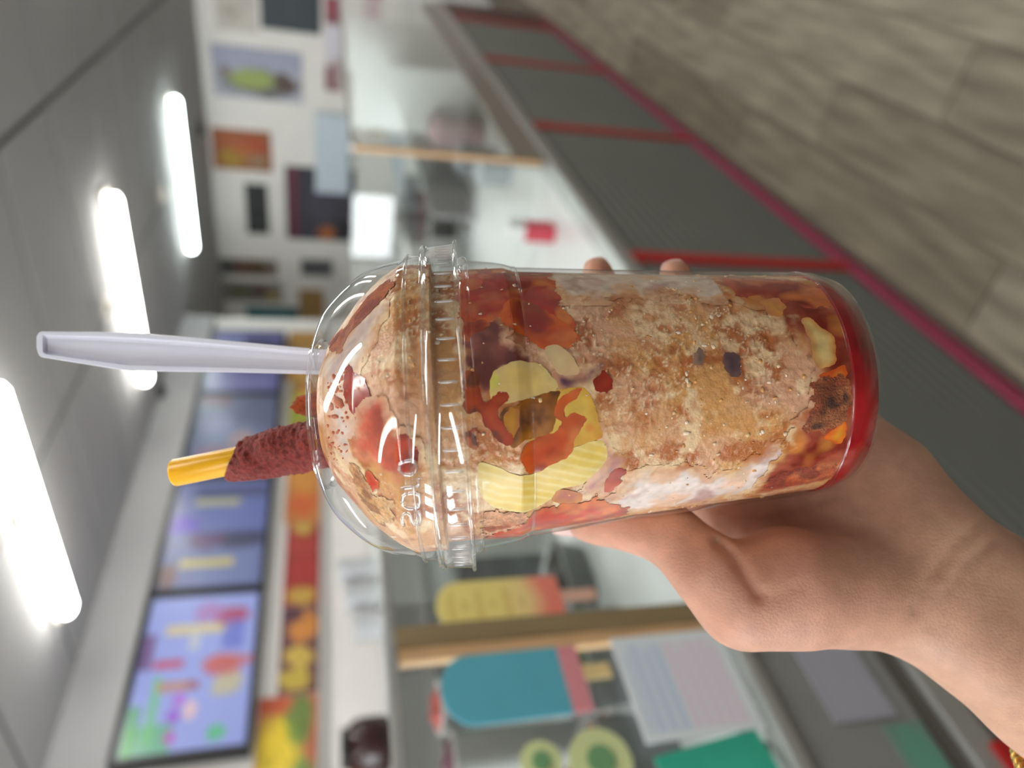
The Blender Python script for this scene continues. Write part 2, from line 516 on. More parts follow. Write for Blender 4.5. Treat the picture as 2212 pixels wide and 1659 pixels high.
# ------------------------------------------------------------------ pictures on the end wall (local X runs along world -Y there)
def end_print(name, y0, y1, z0, z1, fn, label, cat, thick=0.02, m=None, group='pictures on the end wall', out=0.0):
    o = link(name, painted_panel(name, y1 - y0, z1 - z0, 40, 40, fn, thick), None, m or M_print)
    o.rotation_euler = (0, 0, math.radians(-90))
    o.location = (X1 - thick - 0.001 - out, y1, z0)
    return tag(o, label, cat, group)
end_print('food_photo', 1.66, 2.14, 1.70, 2.55, blobs((176, 176, 190), [('r', .8, .5, .2, .5, (150, 152, 178)), ('e', .34, .48, .27, .44, (64, 58, 38)), ('e', .40, .56, .20, .28, (158, 172, 84)), ('e', .38, .20, .2, .13, (76, 50, 40)), ('e', .5, .86, .1, .08, (110, 90, 70))], 11), 'photo of a dark bowl of green salad on pale grey', 'picture')
end_print('food_photo', 2.46, 2.88, 2.03, 2.61, blobs((150, 84, 44), [('e', .3, .7, .25, .2, (170, 140, 50)), ('e', .6, .3, .25, .2, (175, 70, 30)), ('e', .25, .25, .2, .2, (150, 120, 90)), ('e', .7, .7, .2, .2, (170, 90, 50)), ('e', .5, .5, .15, .2, (176, 100, 50))], 12, 0.4), 'photo of orange and red cooked food', 'picture')
end_print('wall_board', 3.03, 3.60, 2.09, 2.32, blobs((44, 48, 48), [('r', .25, .5, .02, .5, (70, 72, 68)), ('r', .6, .5, .02, .5, (66, 68, 64))], 13), 'narrow dark board with faint dividers under the orange food photo', 'board')
end_print('wall_board', 0.90, 1.47, 1.52, 2.07, blobs((44, 54, 62), [('r', .5, .5, .3, .02, (60, 70, 76))], 14), 'large blank slate-blue board by the edge of the end wall', 'board')
end_print('paper_notice', 1.10, 1.53, 2.10, 2.48, blobs((196, 190, 182), [('e', .4, .6, .2, .25, (170, 160, 150)), ('e', .6, .3, .15, .15, (186, 176, 170))], 15), 'faded paper notice above the slate-blue board', 'notice', 0.006)
end_print('menu_poster', 2.80, 3.64, 1.16, 1.90, blobs((62, 60, 70), [('r', .85, .5, .1, .5, (56, 54, 64)), ('r', .5, .9, .5, .06, (110, 40, 62)), ('e', .1, .42, .1, .12, (180, 104, 50)), ('e', .5, .5, .25, .2, (74, 70, 82)), ('r', .15, .15, .15, .14, (34, 34, 36))], 16), 'dark poster with a wine-red edge behind the white panel', 'poster')
end_print('white_panel', 2.20, 3.05, 1.22, 1.585, blobs((196, 208, 218), [('r', .5, .04, .5, .04, (150, 160, 170))], 17), 'plain bluish white panel in front of the dark poster', 'panel', 0.06, out=0.023)
end_print('food_photo', 3.93, 4.13, 2.02, 2.67, blobs((130, 120, 110), [('e', .5, .5, .5, .3, (110, 70, 50)), ('r', .5, .85, .5, .13, (80, 84, 88)), ('e', .5, .3, .4, .15, (90, 80, 50))], 18), 'narrow photo of brown food with a grey top', 'picture')
end_print('food_photo', 4.22, 4.47, 1.98, 2.69, blobs((140, 134, 130), [('e', .5, .65, .4, .2, (100, 100, 70)), ('e', .5, .35, .4, .15, (90, 70, 64)), ('e', .3, .15, .25, .1, (170, 150, 50))], 19), 'narrow photo with a yellow spot near its foot', 'picture')
end_print('wall_board', 3.90, 4.10, 1.40, 1.76, blobs((104, 104, 106), [('r', .5, .5, .4, .4, (84, 84, 88))], 20), 'small grey card below the narrow brown food photo', 'board')
end_print('teal_sign', 4.56, 4.76, 1.80, 2.40, blobs((36, 110, 120), [('r', .5, .1, .5, .1, (50, 90, 90))], 21), 'upright teal sign in the far corner', 'sign')
end_print('brown_notice', 4.3, 4.76, 1.5, 1.79, blobs((160, 126, 80), [('e', .5, .5, .4, .3, (170, 132, 80))], 22), 'brown card notice below the teal sign', 'notice', 0.01)
end_print('red_shelf_sign', 1.12, 1.98, 1.32, 1.48, blobs((126, 66, 74), [('r', .5, .5, .22, .5, (226, 226, 238)), ('r', .9, .5, .1, .5, (150, 70, 84)), ('r', .2, .3, .16, .3, (170, 150, 150))], 23), 'wine-red sign with a bright light spot painted in its middle', 'sign', 0.03)  # white middle paints a bright spot of light into the print
end_print('pink_band', 1.0, 1.90, 0.95, 1.11, blobs((178, 110, 142), [('r', .1, .5, .08, .5, (170, 120, 130))], 24), 'pink horizontal band on the end wall below the wine-red sign', 'sign', 0.02)

# ------------------------------------------------------------------ counter front
D = 0.728
M_panel = mat('ribbed steel', srgb(114, 117, 112), 0.45, metal=0.15, noise=0.06, nscale=2.0)
M_red = mat('red strip', srgb(196, 30, 34), 0.45)
M_pink = mat('magenta kick strip', srgb(176, 70, 98), 0.5, noise=0.1)
M_steel = mat('brushed steel', srgb(186, 188, 186), 0.35, metal=0.55, noise=0.05)
M_brown = mat('maroon panel', srgb(96, 50, 48), 0.5)
M_white = mat('white laminate', srgb(228, 230, 230), 0.35, noise=0.02)
co = empty('counter_front', (0, D, 0), 'long shop counter faced with ribbed grey panels and red strips', 'counter')
seams = [-1.795, -0.675, 0.445, 1.565, 2.685, 3.805, 4.925]
def ribbed(w):
    v, f = [], []
    z, pitch, amp, n = 0.05, 0.0325, 0.0045, 0
    zs = np.arange(0.05, 0.70, pitch / 8)
    for zz in zs:
        yy = amp * math.cos(2 * math.pi * (zz - 0.05) / pitch)
        v += [(0, yy, zz), (w, yy, zz)]
    for i in range(len(zs) - 1):
        f.append((2 * i, 2 * i + 1, 2 * i + 3, 2 * i + 2))
    k = len(v)
    v += [(0, 0.02, 0.05), (w, 0.02, 0.05), (w, 0.02, 0.70), (0, 0.02, 0.70)]
    f.append((k, k + 3, k + 2, k + 1))
    return pymesh('ribbed_panel', v, f, True)
rb = ribbed(1.12 - 0.045)
rb.materials.append(M_panel)
for i in range(len(seams) - 1):
    o = link('ribbed_panel', rb, co)
    o.location = (seams[i] + 0.0225, 0.006, 0)
for s in seams:
    box('red_strip', s - 0.0225, s + 0.0225, -0.004, 0.03, 0.045, 0.70, M_red, co, 0.002)
box('kick_strip', -1.8, 5.4, -0.006, 0.03, 0.0, 0.045, M_pink, co, 0.002)
box('end_panel', 4.948, 5.5, -0.004, 0.03, 0.045, 0.72, M_brown, co)
box('back_board', -1.8, 5.5, 0.03, 0.05, 0.0, 0.70, M_dark, co)
box('top_rail', -1.8, 5.5, -0.006, 0.05, 0.70, 0.742, M_steel, co, 0.003)
wt = empty('countertop', (1.02, D + 0.05, 0.70), 'bright white worktop behind the counter front', 'worktop')
box('slab', 0, 2.3, 0.0, 0.82, 0, 0.04, M_white, wt, 0.004)
box('support', 0.05, 2.25, 0.7, 0.78, -0.70, 0.0, M_white, wt)
box('support', 0.0, 0.04, 0.02, 0.78, -0.70, 0.0, M_white, wt)

# ------------------------------------------------------------------ display cases
M_glass = clear_mat('case glass', (0.95, 0.97, 0.96), 0.02, 1.45)
M_wood = mat('tan wood edge', srgb(150, 130, 96), 0.5, noise=0.15, nscale=12, stretch=(6, 6, 0.6))
M_peach = mat('peach wood edge', srgb(228, 186, 140), 0.5, noise=0.1, nscale=12)
M_band = mat('grey case band', srgb(150, 152, 150), 0.5, metal=0.1, noise=0.05)
M_bandd = mat('dark case band', srgb(100, 96, 90), 0.5)
ca = empty('display_case', (0, D, 0.742), 'near glass display case with a tan wooden post and paper signs', 'display case')
zb = 0.742
box('base_band', -1.7, 1.0, 0.0, 0.02, 0.03, 0.205, M_band, ca)
box('base_gap', -1.7, 1.0, 0.004, 0.02, 0.0, 0.03, M_bandd, ca)
box('bottom_rail', -1.7, 1.0, -0.012, 0.02, 0.205, 0.222, M_steel, ca, 0.002)
box('front_glass', -1.7, 0.484, 0.0, 0.006, 0.222, 0.632, M_glass, ca)
box('front_glass', 0.51, 1.0, 0.0, 0.006, 0.222, 0.632, M_glass, ca)
box('top_rail', -1.7, 1.0, -0.004, 0.014, 0.632, 0.645, M_steel, ca, 0.002)
box('post', 0.484, 0.510, -0.008, 0.012, 0.222, 0.632, M_wood, ca, 0.001)
box('post_edge', 0.467, 0.484, -0.002, 0.010, 0.222, 0.632, M_peach, ca, 0.001)
box('deck', -1.7, 1.0, 0.02, 0.60, 0.205, 0.222, M_white, ca)
box('side_glass', 0.994, 1.0, 0.006, 0.60, 0.222, 0.632, M_glass, ca)
box('back_panel', -1.7, 1.0, 0.585, 0.60, 0.0, 0.27, M_white, ca)
# sloping brace seen behind the white sheet
link('brace', tube_mesh('brace', [(0.335, 0.028, 0.222), (0.26, 0.028, 0.29)], 0.008, 8), ca, M_steel)

cb = empty('display_case', (2.25, D, 0.742), 'far glass display case with a pale orange edge on its post', 'display case')
box('base_band', 0.0, 3.1, 0.0, 0.02, 0.0, 0.115, mat('far case band', srgb(150, 144, 136), 0.3, metal=0.3), cb)
box('front_glass', 0.025, 3.1, 0.004, 0.010, 0.115, 0.632, M_glass, cb)
box('top_rail', 0.0, 3.1, -0.004, 0.014, 0.632, 0.645, M_steel, cb, 0.002)
box('post', 0.0, 0.018, -0.004, 0.014, 0.03, 0.632, M_wood, cb, 0.001)
box('post_edge', -0.008, 0.0, -0.002, 0.012, 0.03, 0.632, M_peach, cb, 0.001)
box('side_glass', 0.0, 0.006, 0.014, 0.62, 0.03, 0.632, M_glass, cb)
box('shelf', 0.03, 3.1, 0.25, 0.62, 0.36, 0.368, M_glass, cb)
box('deck', 1.075, 3.1, 0.052, 0.62, 0.0, 0.008, mat('far case deck', srgb(150, 150, 150), 0.3, metal=0.2), cb)
box('back_sill', 1.0, 3.1, 0.62, 0.64, 0.0, 0.22, mat('far case back', srgb(140, 138, 140), 0.4), cb)
for xx in (1.2, 2.3):
    box('divider', xx, xx + 0.012, 0.012, 0.30, 0.0, 0.60, M_steel, cb)

# paper signs on the near case
def arch(w, h, r=0.5, n=14):
    pts = [(-w / 2, 0), (w / 2, 0)]
    k = h - w * r
    for i in range(n + 1):
        a = math.pi * i / n
        pts.append((w / 2 * math.cos(a), k + w * r * math.sin(a)))
    return pts
EX, EZ, EY = (1, 0, 0), (0, 0, 1), (0, -1, 0)
M_teal = mat('teal paper', srgb(96, 182, 204), 0.7, noise=0.05, nscale=25)
M_blush = mat('blush paper', srgb(230, 150, 160), 0.7)
M_sand = mat('sand paper', srgb(232, 206, 148), 0.7)
M_blushstick = mat('pale stick paper', srgb(226, 182, 160), 0.7)
po = empty('popsicle_sign', (0.4255, D - 0.001, 1.165), 'teal paper ice pop sign with a pink foot on the glass', 'sign')
link('ice', prism_mesh('ice', arch(0.082, 0.142, 0.42), (0, 0, 0.024), EX, EZ, EY, 0.003), po, M_teal)
link('foot_band', prism_mesh('foot_band', [(-0.040, 0), (0.040, 0), (0.041, 0.024), (-0.041, 0.024)], (0, 0, 0), EX, EZ, EY, 0.003), po, M_blush)
link('stick', prism_mesh('stick', [(-0.009, -0.034), (0.009, -0.034), (0.009, 0), (-0.009, 0)], (0.006, 0, 0), EX, EZ, EY, 0.0025), po, M_sand)

def pop_yellow(u, v):
    c0, c1, c2 = [np.array(srgb(*q)) for q in ((246, 228, 140), (250, 214, 156), (246, 140, 122))]
    t = np.clip((v - 0.15) / 0.35, 0, 1)[:, None]
    c = c1 * (1 - t) + c0 * t
    s = np.clip((0.26 - v + 0.12 * np.abs(u - .5)) / 0.16, 0, 1)[:, None]
    c = c * (1 - s) + c2 * s
    p = np.stack([u * 9, v * 5, u * 0], 1)
    m_ = ((np.abs(v * 9 - np.round(v * 9)) < 0.24) & (np.abs(u - .5) < 0.30 * (0.6 + 0.4 * np.sin(v * 31))) & (v > .25) & (v < .9))[:, None] * 0.32
    return c * (1 - m_) + np.array(srgb(206, 150, 66)) * m_
def arch_painted(name, w, h, fn, thick=0.003):
    nx, ny = 40, 70
    v, f, U_, V_ = [], [], [], []
    for j in range(ny):
        b = j / (ny - 1)
        zz = b * h
        top = max(0.0, (zz - (h - w * 0.45)) / (w * 0.45))
        half = w / 2 * math.sqrt(max(0.0, 1 - top ** 2.2))
        if b < 0.06:
            half *= 0.90 + 0.10 * math.sqrt(b / 0.06)
        for i in range(nx):
            a = i / (nx - 1)
            v.append(((a - .5) * 2 * half, -thick, zz)); U_.append(.5 + (a - .5) * 2 * half / w); V_.append(b)
    for j in range(ny - 1):
        for i in range(nx - 1):
            k = j * nx + i
            f.append((k, k + 1, k + 1 + nx, k + nx))
    n0 = len(v)
    rim = [j * nx for j in range(ny)] + [j * nx + nx - 1 for j in range(ny - 1, -1, -1)]
    for k in rim:
        v.append((v[k][0], 0, v[k][2])); U_.append(U_[k]); V_.append(V_[k])
    for q in range(len(rim)):
        q2 = (q + 1) % len(rim)
        f.append((rim[q], rim[q2], n0 + q2, n0 + q))
    return pymesh(name, v, f, False, fn(np.array(U_), np.array(V_)))
po = empty('popsicle_sign', (0.5345, D - 0.001, 1.163), 'yellow-to-pink paper ice pop sign right of the wooden post', 'sign')
link('ice', arch_painted('ice', 0.072, 0.160, pop_yellow), po, M_print)
link('stick', prism_mesh('stick', [(-0.0085, -0.044), (-0.006, -0.048), (0.006, -0.048), (0.0085, -0.044), (0.0085, 0), (-0.0085, 0)], (0.004, 0, 0), EX, EZ, EY, 0.0025), po, M_blushstick)

def sheet_fn(u, v):
    c = np.tile(np.array(srgb(238, 246, 252)), (len(u), 1))
    band = (v > .58)
    rows = (np.sin(v * 62) > 0.0) & (u > .08) & (u < .88 + .06 * np.sin(v * 40)) & (v > .06) & (v < .95)
    tint = np.where(band[:, None], np.array(srgb(206, 224, 248)), np.array(srgb(238, 224, 242)))
    a = (rows * 0.55 + 0.35 * ((v > .1) & (v < .92) & (u > .06) & (u < .92)))[:, None]
    return c * (1 - a) + tint * a
o = link('paper_sheet', painted_panel('paper_sheet', 0.128, 0.143, 60, 70, sheet_fn, 0.002), None, M_print)
o.location = (0.338, D - 0.0105, 0.979)
tag(o, 'white printed sheet with blue and pink lines on the glass', 'notice')
o = link('paper_sheet', painted_panel('paper_sheet', 0.10, 0.13, 12, 12, blobs((58, 190, 160), [('e', .5, .5, .3, .4, (64, 200, 170))], 5), 0.002), None, M_print)
o.location = (0.243, D - 0.003, 0.975)
o.rotation_euler = (0, math.radians(-7), 0)
tag(o, 'bright green card stuck on the glass under the pale discs', 'notice')
o = link('paper_sheet', painted_panel('paper_sheet', 0.16, 0.085, 12, 12, blobs((172, 172, 186), [('r', .5, .5, .45, .4, (176, 176, 190))], 6), 0.002), None, M_print)
o.location = (0.335, D - 0.003, 0.80)
tag(o, 'lavender-grey sheet on the band below the glass', 'notice')
o = link('paper_sheet', painted_panel('paper_sheet', 0.09, 0.05, 16, 12, blobs((116, 156, 140), [('e', .5, .5, .4, .4, (104, 170, 146))], 7), 0.002), None, M_print)
o.location = (0.235, D - 0.003, 0.777)
tag(o, 'dull green sticker on the band below the glass', 'sticker')
o = box('red_tag', 0.20, 0.287, D - 0.012, D - 0.0065, 0.672, 0.712, M_red)
tag(o, 'red tag on the ribbed counter by the wrist', 'tag')
M_lime = mat('pale lime paper', srgb(222, 232, 172), 0.7, noise=0.04)
M_limed = mat('lime rind paper', srgb(120, 170, 120), 0.7)
for cx_, cz_, r_, lb in ((0.331, 1.175, 0.034, 'large pale lime disc with a green heart on the glass'), (0.338, 1.238, 0.022, 'small pale lime disc on the glass above the large one')):
    t = empty('lime_disc', (cx_, D - 0.001, cz_), lb, 'sign')
    link('flesh', prism_mesh('flesh', [(r_ * math.cos(2 * math.pi * k / 36), r_ * math.sin(2 * math.pi * k / 36)) for k in range(36)], (0, 0, 0), EX, EZ, EY, 0.003), t, M_lime)
    link('core', prism_mesh('core', [(r_ * .45 * math.cos(2 * math.pi * k / 24), r_ * .45 * math.sin(2 * math.pi * k / 24)) for k in range(24)], (0, -0.003, 0), EX, EZ, EY, 0.002), t, M_limed)

# ------------------------------------------------------------------ things inside and behind the cases
def tub(x, y, z, w, h, mbody, mfill, label, name='fruit_tub', cat='tub', d=None):
    d = d or w
    t = empty(name, (x, y, z), label, cat)
    v, f = [], []
    n = 24
    def ring(s, zz, sq=4.0):
        r = []
        for k in range(n):
            a = 2 * math.pi * k / n
            c, s_ = math.cos(a), math.sin(a)
            q = (abs(c) ** sq + abs(s_) ** sq) ** (-1 / sq)
            r.append((w / 2 * s * q * c, d / 2 * s * q * s_, zz))
        return r
    rings = [ring(0.02, 0), ring(0.86, 0), ring(1.0, h), ring(1.04, h), ring(1.04, h - 0.006), ring(0.95, h - 0.004), ring(0.9, h * 0.6)]
    for r in rings: v += r
    for i in range(len(rings) - 1):
        for k in range(n):
            f.append((i * n + k, i * n + (k + 1) % n, (i + 1) * n + (k + 1) % n, (i + 1) * n + k))
    link('tub_body', pymesh('tub_body', v, f, True), t, mbody)
    # heaped filling
    vv, ff = [], []
    m_ = 18
    for j in range(m_):
        for i in range(m_):
            a, b = -1 + 2 * i / (m_ - 1), -1 + 2 * j / (m_ - 1)
            p = np.array([[a * 3 + x * 10, b * 3 + y * 10, z]])
            hh = h - min(h, w * 0.7) * 0.22 + (1 - max(abs(a), abs(b)) ** 3) * min(h, w * 0.7) * (0.2 + 0.45 * float(vnoise(p, 1.6)[0]))
            vv.append((a * w * 0.45, b * d * 0.45, hh))
    for j in range(m_ - 1):
        for i in range(m_ - 1):
            k = j * m_ + i
            ff.append((k, k + 1, k + 1 + m_, k + m_))
    link('filling', pymesh('filling', vv, ff, True), t, mfill)
    return t
fill = lambda n, c: mat('fill ' + n, srgb(*c), 0.5, noise=0.5, nscale=60)
M_tubw = mat('white tub', srgb(214, 214, 212), 0.4)
M_tubg = mat('steel tub', srgb(140, 142, 142), 0.35, metal=0.5)
dz = 0.742 + 0.222
tub(0.63, 1.02, dz, 0.15, 0.10, M_tubg, fill('limes', (54, 84, 44)), 'steel tub of dark green limes behind the teal ice pop stick')
tub(0.44, 1.02, dz, 0.15, 0.12, M_tubg, fill('nuts', (150, 108, 84)), 'steel tub of brown nuts behind the pale discs')
tub(0.665, 1.18, dz + 0.001, 0.075, 0.30, M_tubw, fill('berries', (190, 70, 60)), 'tall white tub heaped with red berries')
tub(0.572, 1.18, dz + 0.001, 0.075, 0.29, M_tubw, fill('grapes', (110, 60, 80)), 'tall white tub heaped with purple grapes')
tub(0.83, 1.10, dz, 0.16, 0.06, M_tubg, fill('chocolate', (40, 34, 32)), 'low steel tub of black topping near the side glass')
tub(0.26, 1.06, dz, 0.16, 0.10, M_tubw, fill('cream', (220, 214, 200)), 'low white tub of cream beside the steel tubs')

M_backc = mat('back counter front', srgb(196, 196, 192), 0.5, noise=0.03, nscale=4)
bc = empty('back_counter', (-1.2, 2.75, 0), 'long pale work counter under the menu wall', 'counter')
box('cabinet', 0, 6.5, 0.02, 0.73, 0, 0.86, M_backc, bc)
box('worktop', -0.02, 6.52, -0.02, 0.745, 0.86, 0.90, M_steel, bc, 0.004)
for k in range(1, 8):
    box('door_seam', k * 0.8, k * 0.8 + 0.012, 0.012, 0.03, 0.05, 0.82, M_bandd, bc)
sh = empty('wall_shelf', (0.6, 3.0, 1.16), 'white wall shelf below the fruit prints', 'shelf')
box('board', 0, 3.4, 0, 0.495, 0, 0.025, M_white, sh, 0.003)
for k in (0.3, 1.6, 2.9):
    box('bracket', k, k + 0.03, 0.15, 0.495, -0.2, 0.0, M_steel, sh)
# stacked clear lids: one thing each
M_clearw = mat('frosted plastic', srgb(224, 226, 230), 0.2, noise=0.03)
lid_me = cap_lathe('container_lid', [(0, 0), (0.062, 0), (0.068, 0.004), (0.070, 0.030), (0.074, 0.034), (0.070, 0.036), (0.06, 0.036), (0.0, 0.034)], 28)
lid_me.materials.append(M_clearw)
for cxk, nst, lb in ((2.58, 6, 'frosted container in the tall stack on the wall shelf'), (2.40, 5, 'frosted container in the middle stack on the wall shelf'), (2.22, 4, 'frosted container in the low stack on the wall shelf')):
    for k in range(nst):
        o = link('food_container', lid_me)
        o.location = (cxk, 3.12, 1.185 + k * 0.036)
        tag(o, lb.replace('frosted container', ('bottom', 'second', 'third', 'fourth', 'fifth', 'sixth')[k] + ' frosted container'), 'container', 'containers stacked on the wall shelf')
jar = empty('sauce_jar', (1.63, 3.14, 1.185), 'round dark brown jar standing on the wall shelf', 'jar')
M_jar = mat('dark chamoy jar', srgb(52, 26, 26), 0.2, noise=0.5, nscale=14)
link('jar_body', cap_lathe('jar_body', [(0, 0), (0.10, 0), (0.118, 0.015), (0.122, 0.06), (0.120, 0.13), (0.105, 0.168), (0.085, 0.180), (0, 0.182)], 40), jar, M_jar)
link('lid', cap_lathe('lid', [(0, 0.18), (0.082, 0.18), (0.084, 0.205), (0.078, 0.212), (0, 0.213)], 40), jar, M_dark)
# dark till screen and a pale bottle behind the near case
mon = empty('till_screen', (1.22, 1.62, 0.0), 'black till screen on a stand behind the yellow ice pop sign', 'screen')
tbl = empty('till_table', (1.05, 1.62, 0.0), 'grey steel table carrying the black till screen', 'table')
box('table_top', 0, 0.62, 0.02, 0.42, 0.66, 0.69, M_steel, tbl, 0.003)
for a in (0.02, 0.57):
    for b in (0.04, 0.37):
        box('leg', a, a + 0.03, b, b + 0.03, 0, 0.66, M_steel, tbl)
mon.location = (1.20, 1.80, 0.69)
box('stand', 0.08, 0.16, -0.05, 0.05, 0.0, 0.06, M_black, mon, 0.004)
box('panel', 0.0, 0.30, -0.02, 0.015, 0.06, 0.36, M_black, mon, 0.006)
box('display', 0.012, 0.288, -0.0215, -0.019, 0.075, 0.348, mat('dark display', srgb(24, 30, 36), 0.15), mon)
bt = empty('water_bottle', (1.30, 1.68, 0.69), 'pale blue-white bottle standing before the black till screen', 'bottle')
link('bottle_body', cap_lathe('bottle_body', [(0, 0), (0.03, 0), (0.033, 0.01), (0.033, 0.09), (0.028, 0.11), (0.013, 0.128), (0.012, 0.14)], 24), bt, mat('pale bottle', srgb(206, 220, 232), 0.2))
link('cap', cap_lathe('cap', [(0.0145, 0.136), (0.0145, 0.154), (0, 0.155)], 20), bt, M_white)

# far side: chest freezer, low cabinet and small goods
fz = empty('chest_freezer', (2.55, 1.62, 0), 'white chest freezer standing behind the white worktop', 'freezer')
box('body', 0, 1.05, 0, 0.6, 0.03, 0.98, M_white, fz, 0.02)
box('lid', -0.005, 1.055, -0.005, 0.605, 0.985, 1.06, M_white, fz, 0.015)
box('foot', 0.05, 0.12, 0.05, 0.55, 0.0, 0.03, M_dark, fz)
box('foot', 0.93, 1.0, 0.05, 0.55, 0.0, 0.03, M_dark, fz)
lc = empty('low_cabinet', (3.75, 1.62, 0), 'low white cabinet beside the chest freezer', 'cabinet')
box('body', 0, 1.5, 0, 0.6, 0, 0.70, M_white, lc, 0.005)
box('top', -0.01, 1.51, -0.01, 0.61, 0.70, 0.72, M_steel, lc, 0.003)
def gadget(x, y, z, w, d, h, m, label, cat, name):
    t = empty(name, (x, y, z), label, cat)
    box('case', -w / 2, w / 2, -d / 2, d / 2, 0, h, m, t, min(w, d, h) * 0.12)
    box('front_plate', -w * .38, w * .38, -d / 2 - 0.004, -d / 2 + 0.002, h * .2, h * .8, mat('plate dark', srgb(28, 30, 30), 0.25), t)
    return t
gadget(3.95, 1.74, 0.72, 0.15, 0.14, 0.15, M_black, 'small black box on the low white cabinet', 'appliance', 'card_machine')
gadget(4.16, 1.85, 0.72, 0.2, 0.2, 0.34, M_band, 'tall grey box on the low white cabinet', 'appliance', 'blender_base')
gadget(4.55, 1.90, 0.72, 0.25, 0.25, 0.24, mat('pale grey box', srgb(186, 192, 196), 0.4), 'pale grey box deeper on the low white cabinet', 'appliance', 'ice_maker')
tip = empty('straw_box', (2.08, 0.90, 0.74), 'small pink-red box with a white top on the white worktop', 'box')
box('box_body', -0.03, 0.03, -0.025, 0.025, 0, 0.10, mat('pink red card', srgb(206, 70, 86), 0.5), tip, 0.002)
box('box_top', -0.031, 0.031, -0.026, 0.026, 0.10, 0.15, M_white, tip, 0.002)
for k, (xx, yy, w_, h_, c_, lb) in enumerate([(2.75, 0.95, .10, .13, (206, 212, 218), 'pale white tub inside the far glass case nearest its post'),
        (3.05, 1.0, .12, .16, (150, 152, 160), 'grey tub inside the far glass case'), (3.35, 0.98, .13, .22, (206, 170, 176), 'blush pink tub inside the far glass case'),
        (3.75, 0.98, .14, .24, (204, 160, 110), 'orange-tan tub inside the far glass case'), (4.2, 1.0, .14, .26, (196, 210, 178), 'pale green tub inside the far glass case'),
        (4.7, 1.0, .15, .26, (176, 150, 170), 'mauve tub inside the far glass case')]):
    mm = mat('goods %d' % k, srgb(*c_), 0.5, noise=0.1)
    tub(xx, yy, 0.74 if xx < 3.3 else 0.75, w_, h_, mm, mm, lb, 'goods_tub')
sc = empty('side_cabinet', (7.2, 0.9, 0), 'white side cabinet against the end wall', 'cabinet')
box('body', 0, 0.64, 0, 2.6, 0, 0.74, M_white, sc, 0.005)
box('top', -0.02, 0.645, -0.02, 2.62, 0.74, 0.77, M_white, sc, 0.004)
tub(7.5, 2.12, 0.77, 0.28, 0.28, mat('yellow tub', srgb(216, 206, 120), 0.5), fill('yellow', (214, 180, 70)), 'yellow tub on the side cabinet by the end wall')
tub(7.5, 1.7, 0.77, 0.3, 0.12, mat('orange tub', srgb(210, 160, 110), 0.5), fill('orange', (206, 150, 90)), 'orange tub on the side cabinet by the end wall')

# ------------------------------------------------------------------ the cup: its own frame
def campt(x, y, d):
    """pixel + depth -> (right, up, forward) in metres from the lens"""
    return np.array([(1659 - y - 829.5) / FPX * d, -(x - 1106) / FPX * d, d])
def c2w(p):
    p = np.asarray(p, float)
    return CAMP + p[..., 0:1] * RT + p[..., 1:2] * UPV + p[..., 2:3] * FW
RIM_PX = (1003.0, 874.0)
C_RIM = campt(*RIM_PX, 0.240)
ax_dn = np.array([0.0629, -1.0, 0.0])
ray0 = C_RIM / np.linalg.norm(C_RIM)
ax_dn[2] = -(ax_dn[0] * ray0[0] + ax_dn[1] * ray0[1]) / ray0[2]
ax_dn /= np.linalg.norm(ax_dn)
AX = -ax_dn                                            # cup axis, pointing up, in lens coordinates
EXC = np.cross(np.array([0, 0, 1.0]), AX); EXC = -EXC / np.linalg.norm(EXC)
if EXC[0] < 0: EXC = -EXC
EYC = np.cross(AX, EXC)                                # away from the lens
if EYC[2] < 0: EYC = -EYC; EXC = np.cross(EYC, AX)
def sil(px_mid, hw):
    """picture position along the axis and half width -> (height above rim plane, radius)"""
    best = None
    for h in np.linspace(0.08, -0.16, 2401):
        c = C_RIM + AX * h
        vx = 1106 - FPX * c[1] / c[2]
        e = abs(vx - px_mid)
        if best is None or e < best[0]:
            best = (e, h, np.linalg.norm(c))
    return best[1], best[2] * math.sin(math.atan(hw / FPX))
DOME = [sil(*q) for q in ((701, 161), (709, 184), (729, 220), (764, 258), (800, 287), (840, 306), (890, 317))]
RING = sil(905, 327); RING2 = sil(925, 328)
FLT = sil(947, 344); FLB = sil(1003, 354)
CUPS = [sil(*q) for q in ((1016, 321), (1026, 312), (1076, 305), (1100, 300), (1122, 291), (1341, 267), (1510, 248), (1662, 230), (1763, 217), (1800, 211))]
H_BASE = CUPS[-1][0] + 0.0035
R_BASE = CUPS[-1][1]
H_TOP = DOME[0][0]
print('cup', [(round(h * 1000, 1), round(r * 1000, 1)) for h, r in CUPS], 'dome', [(round(h * 1000, 1), round(r * 1000, 1)) for h, r in DOME], 'flange', FLT, FLB)

def cup_w(v):
    """cup coordinates (x left, y away, z up the axis from the rim plane) -> world"""
    v = np.asarray(v, float)
    return c2w(C_RIM + v[..., 0:1] * EXC + v[..., 1:2] * EYC + v[..., 2:3] * AX)
cup_mat = Matrix.Identity(4)
ex_w, ey_w, az_w = [c2w(q) - CAMP for q in (EXC, EYC, AX)]
BASE_W = cup_w(np.array([0, 0, H_BASE]))
for i in range(3):
    cup_mat[i][0], cup_mat[i][1], cup_mat[i][2], cup_mat[i][3] = ex_w[i], ey_w[i], az_w[i], BASE_W[i]
def cup_root(name, label, cat, group=None):
    o = empty(name, (0, 0, 0), label, cat, group)
    o.matrix_world = cup_mat.copy()
    return o
ZB = -H_BASE                                            # rim plane height above the base, in the object frame

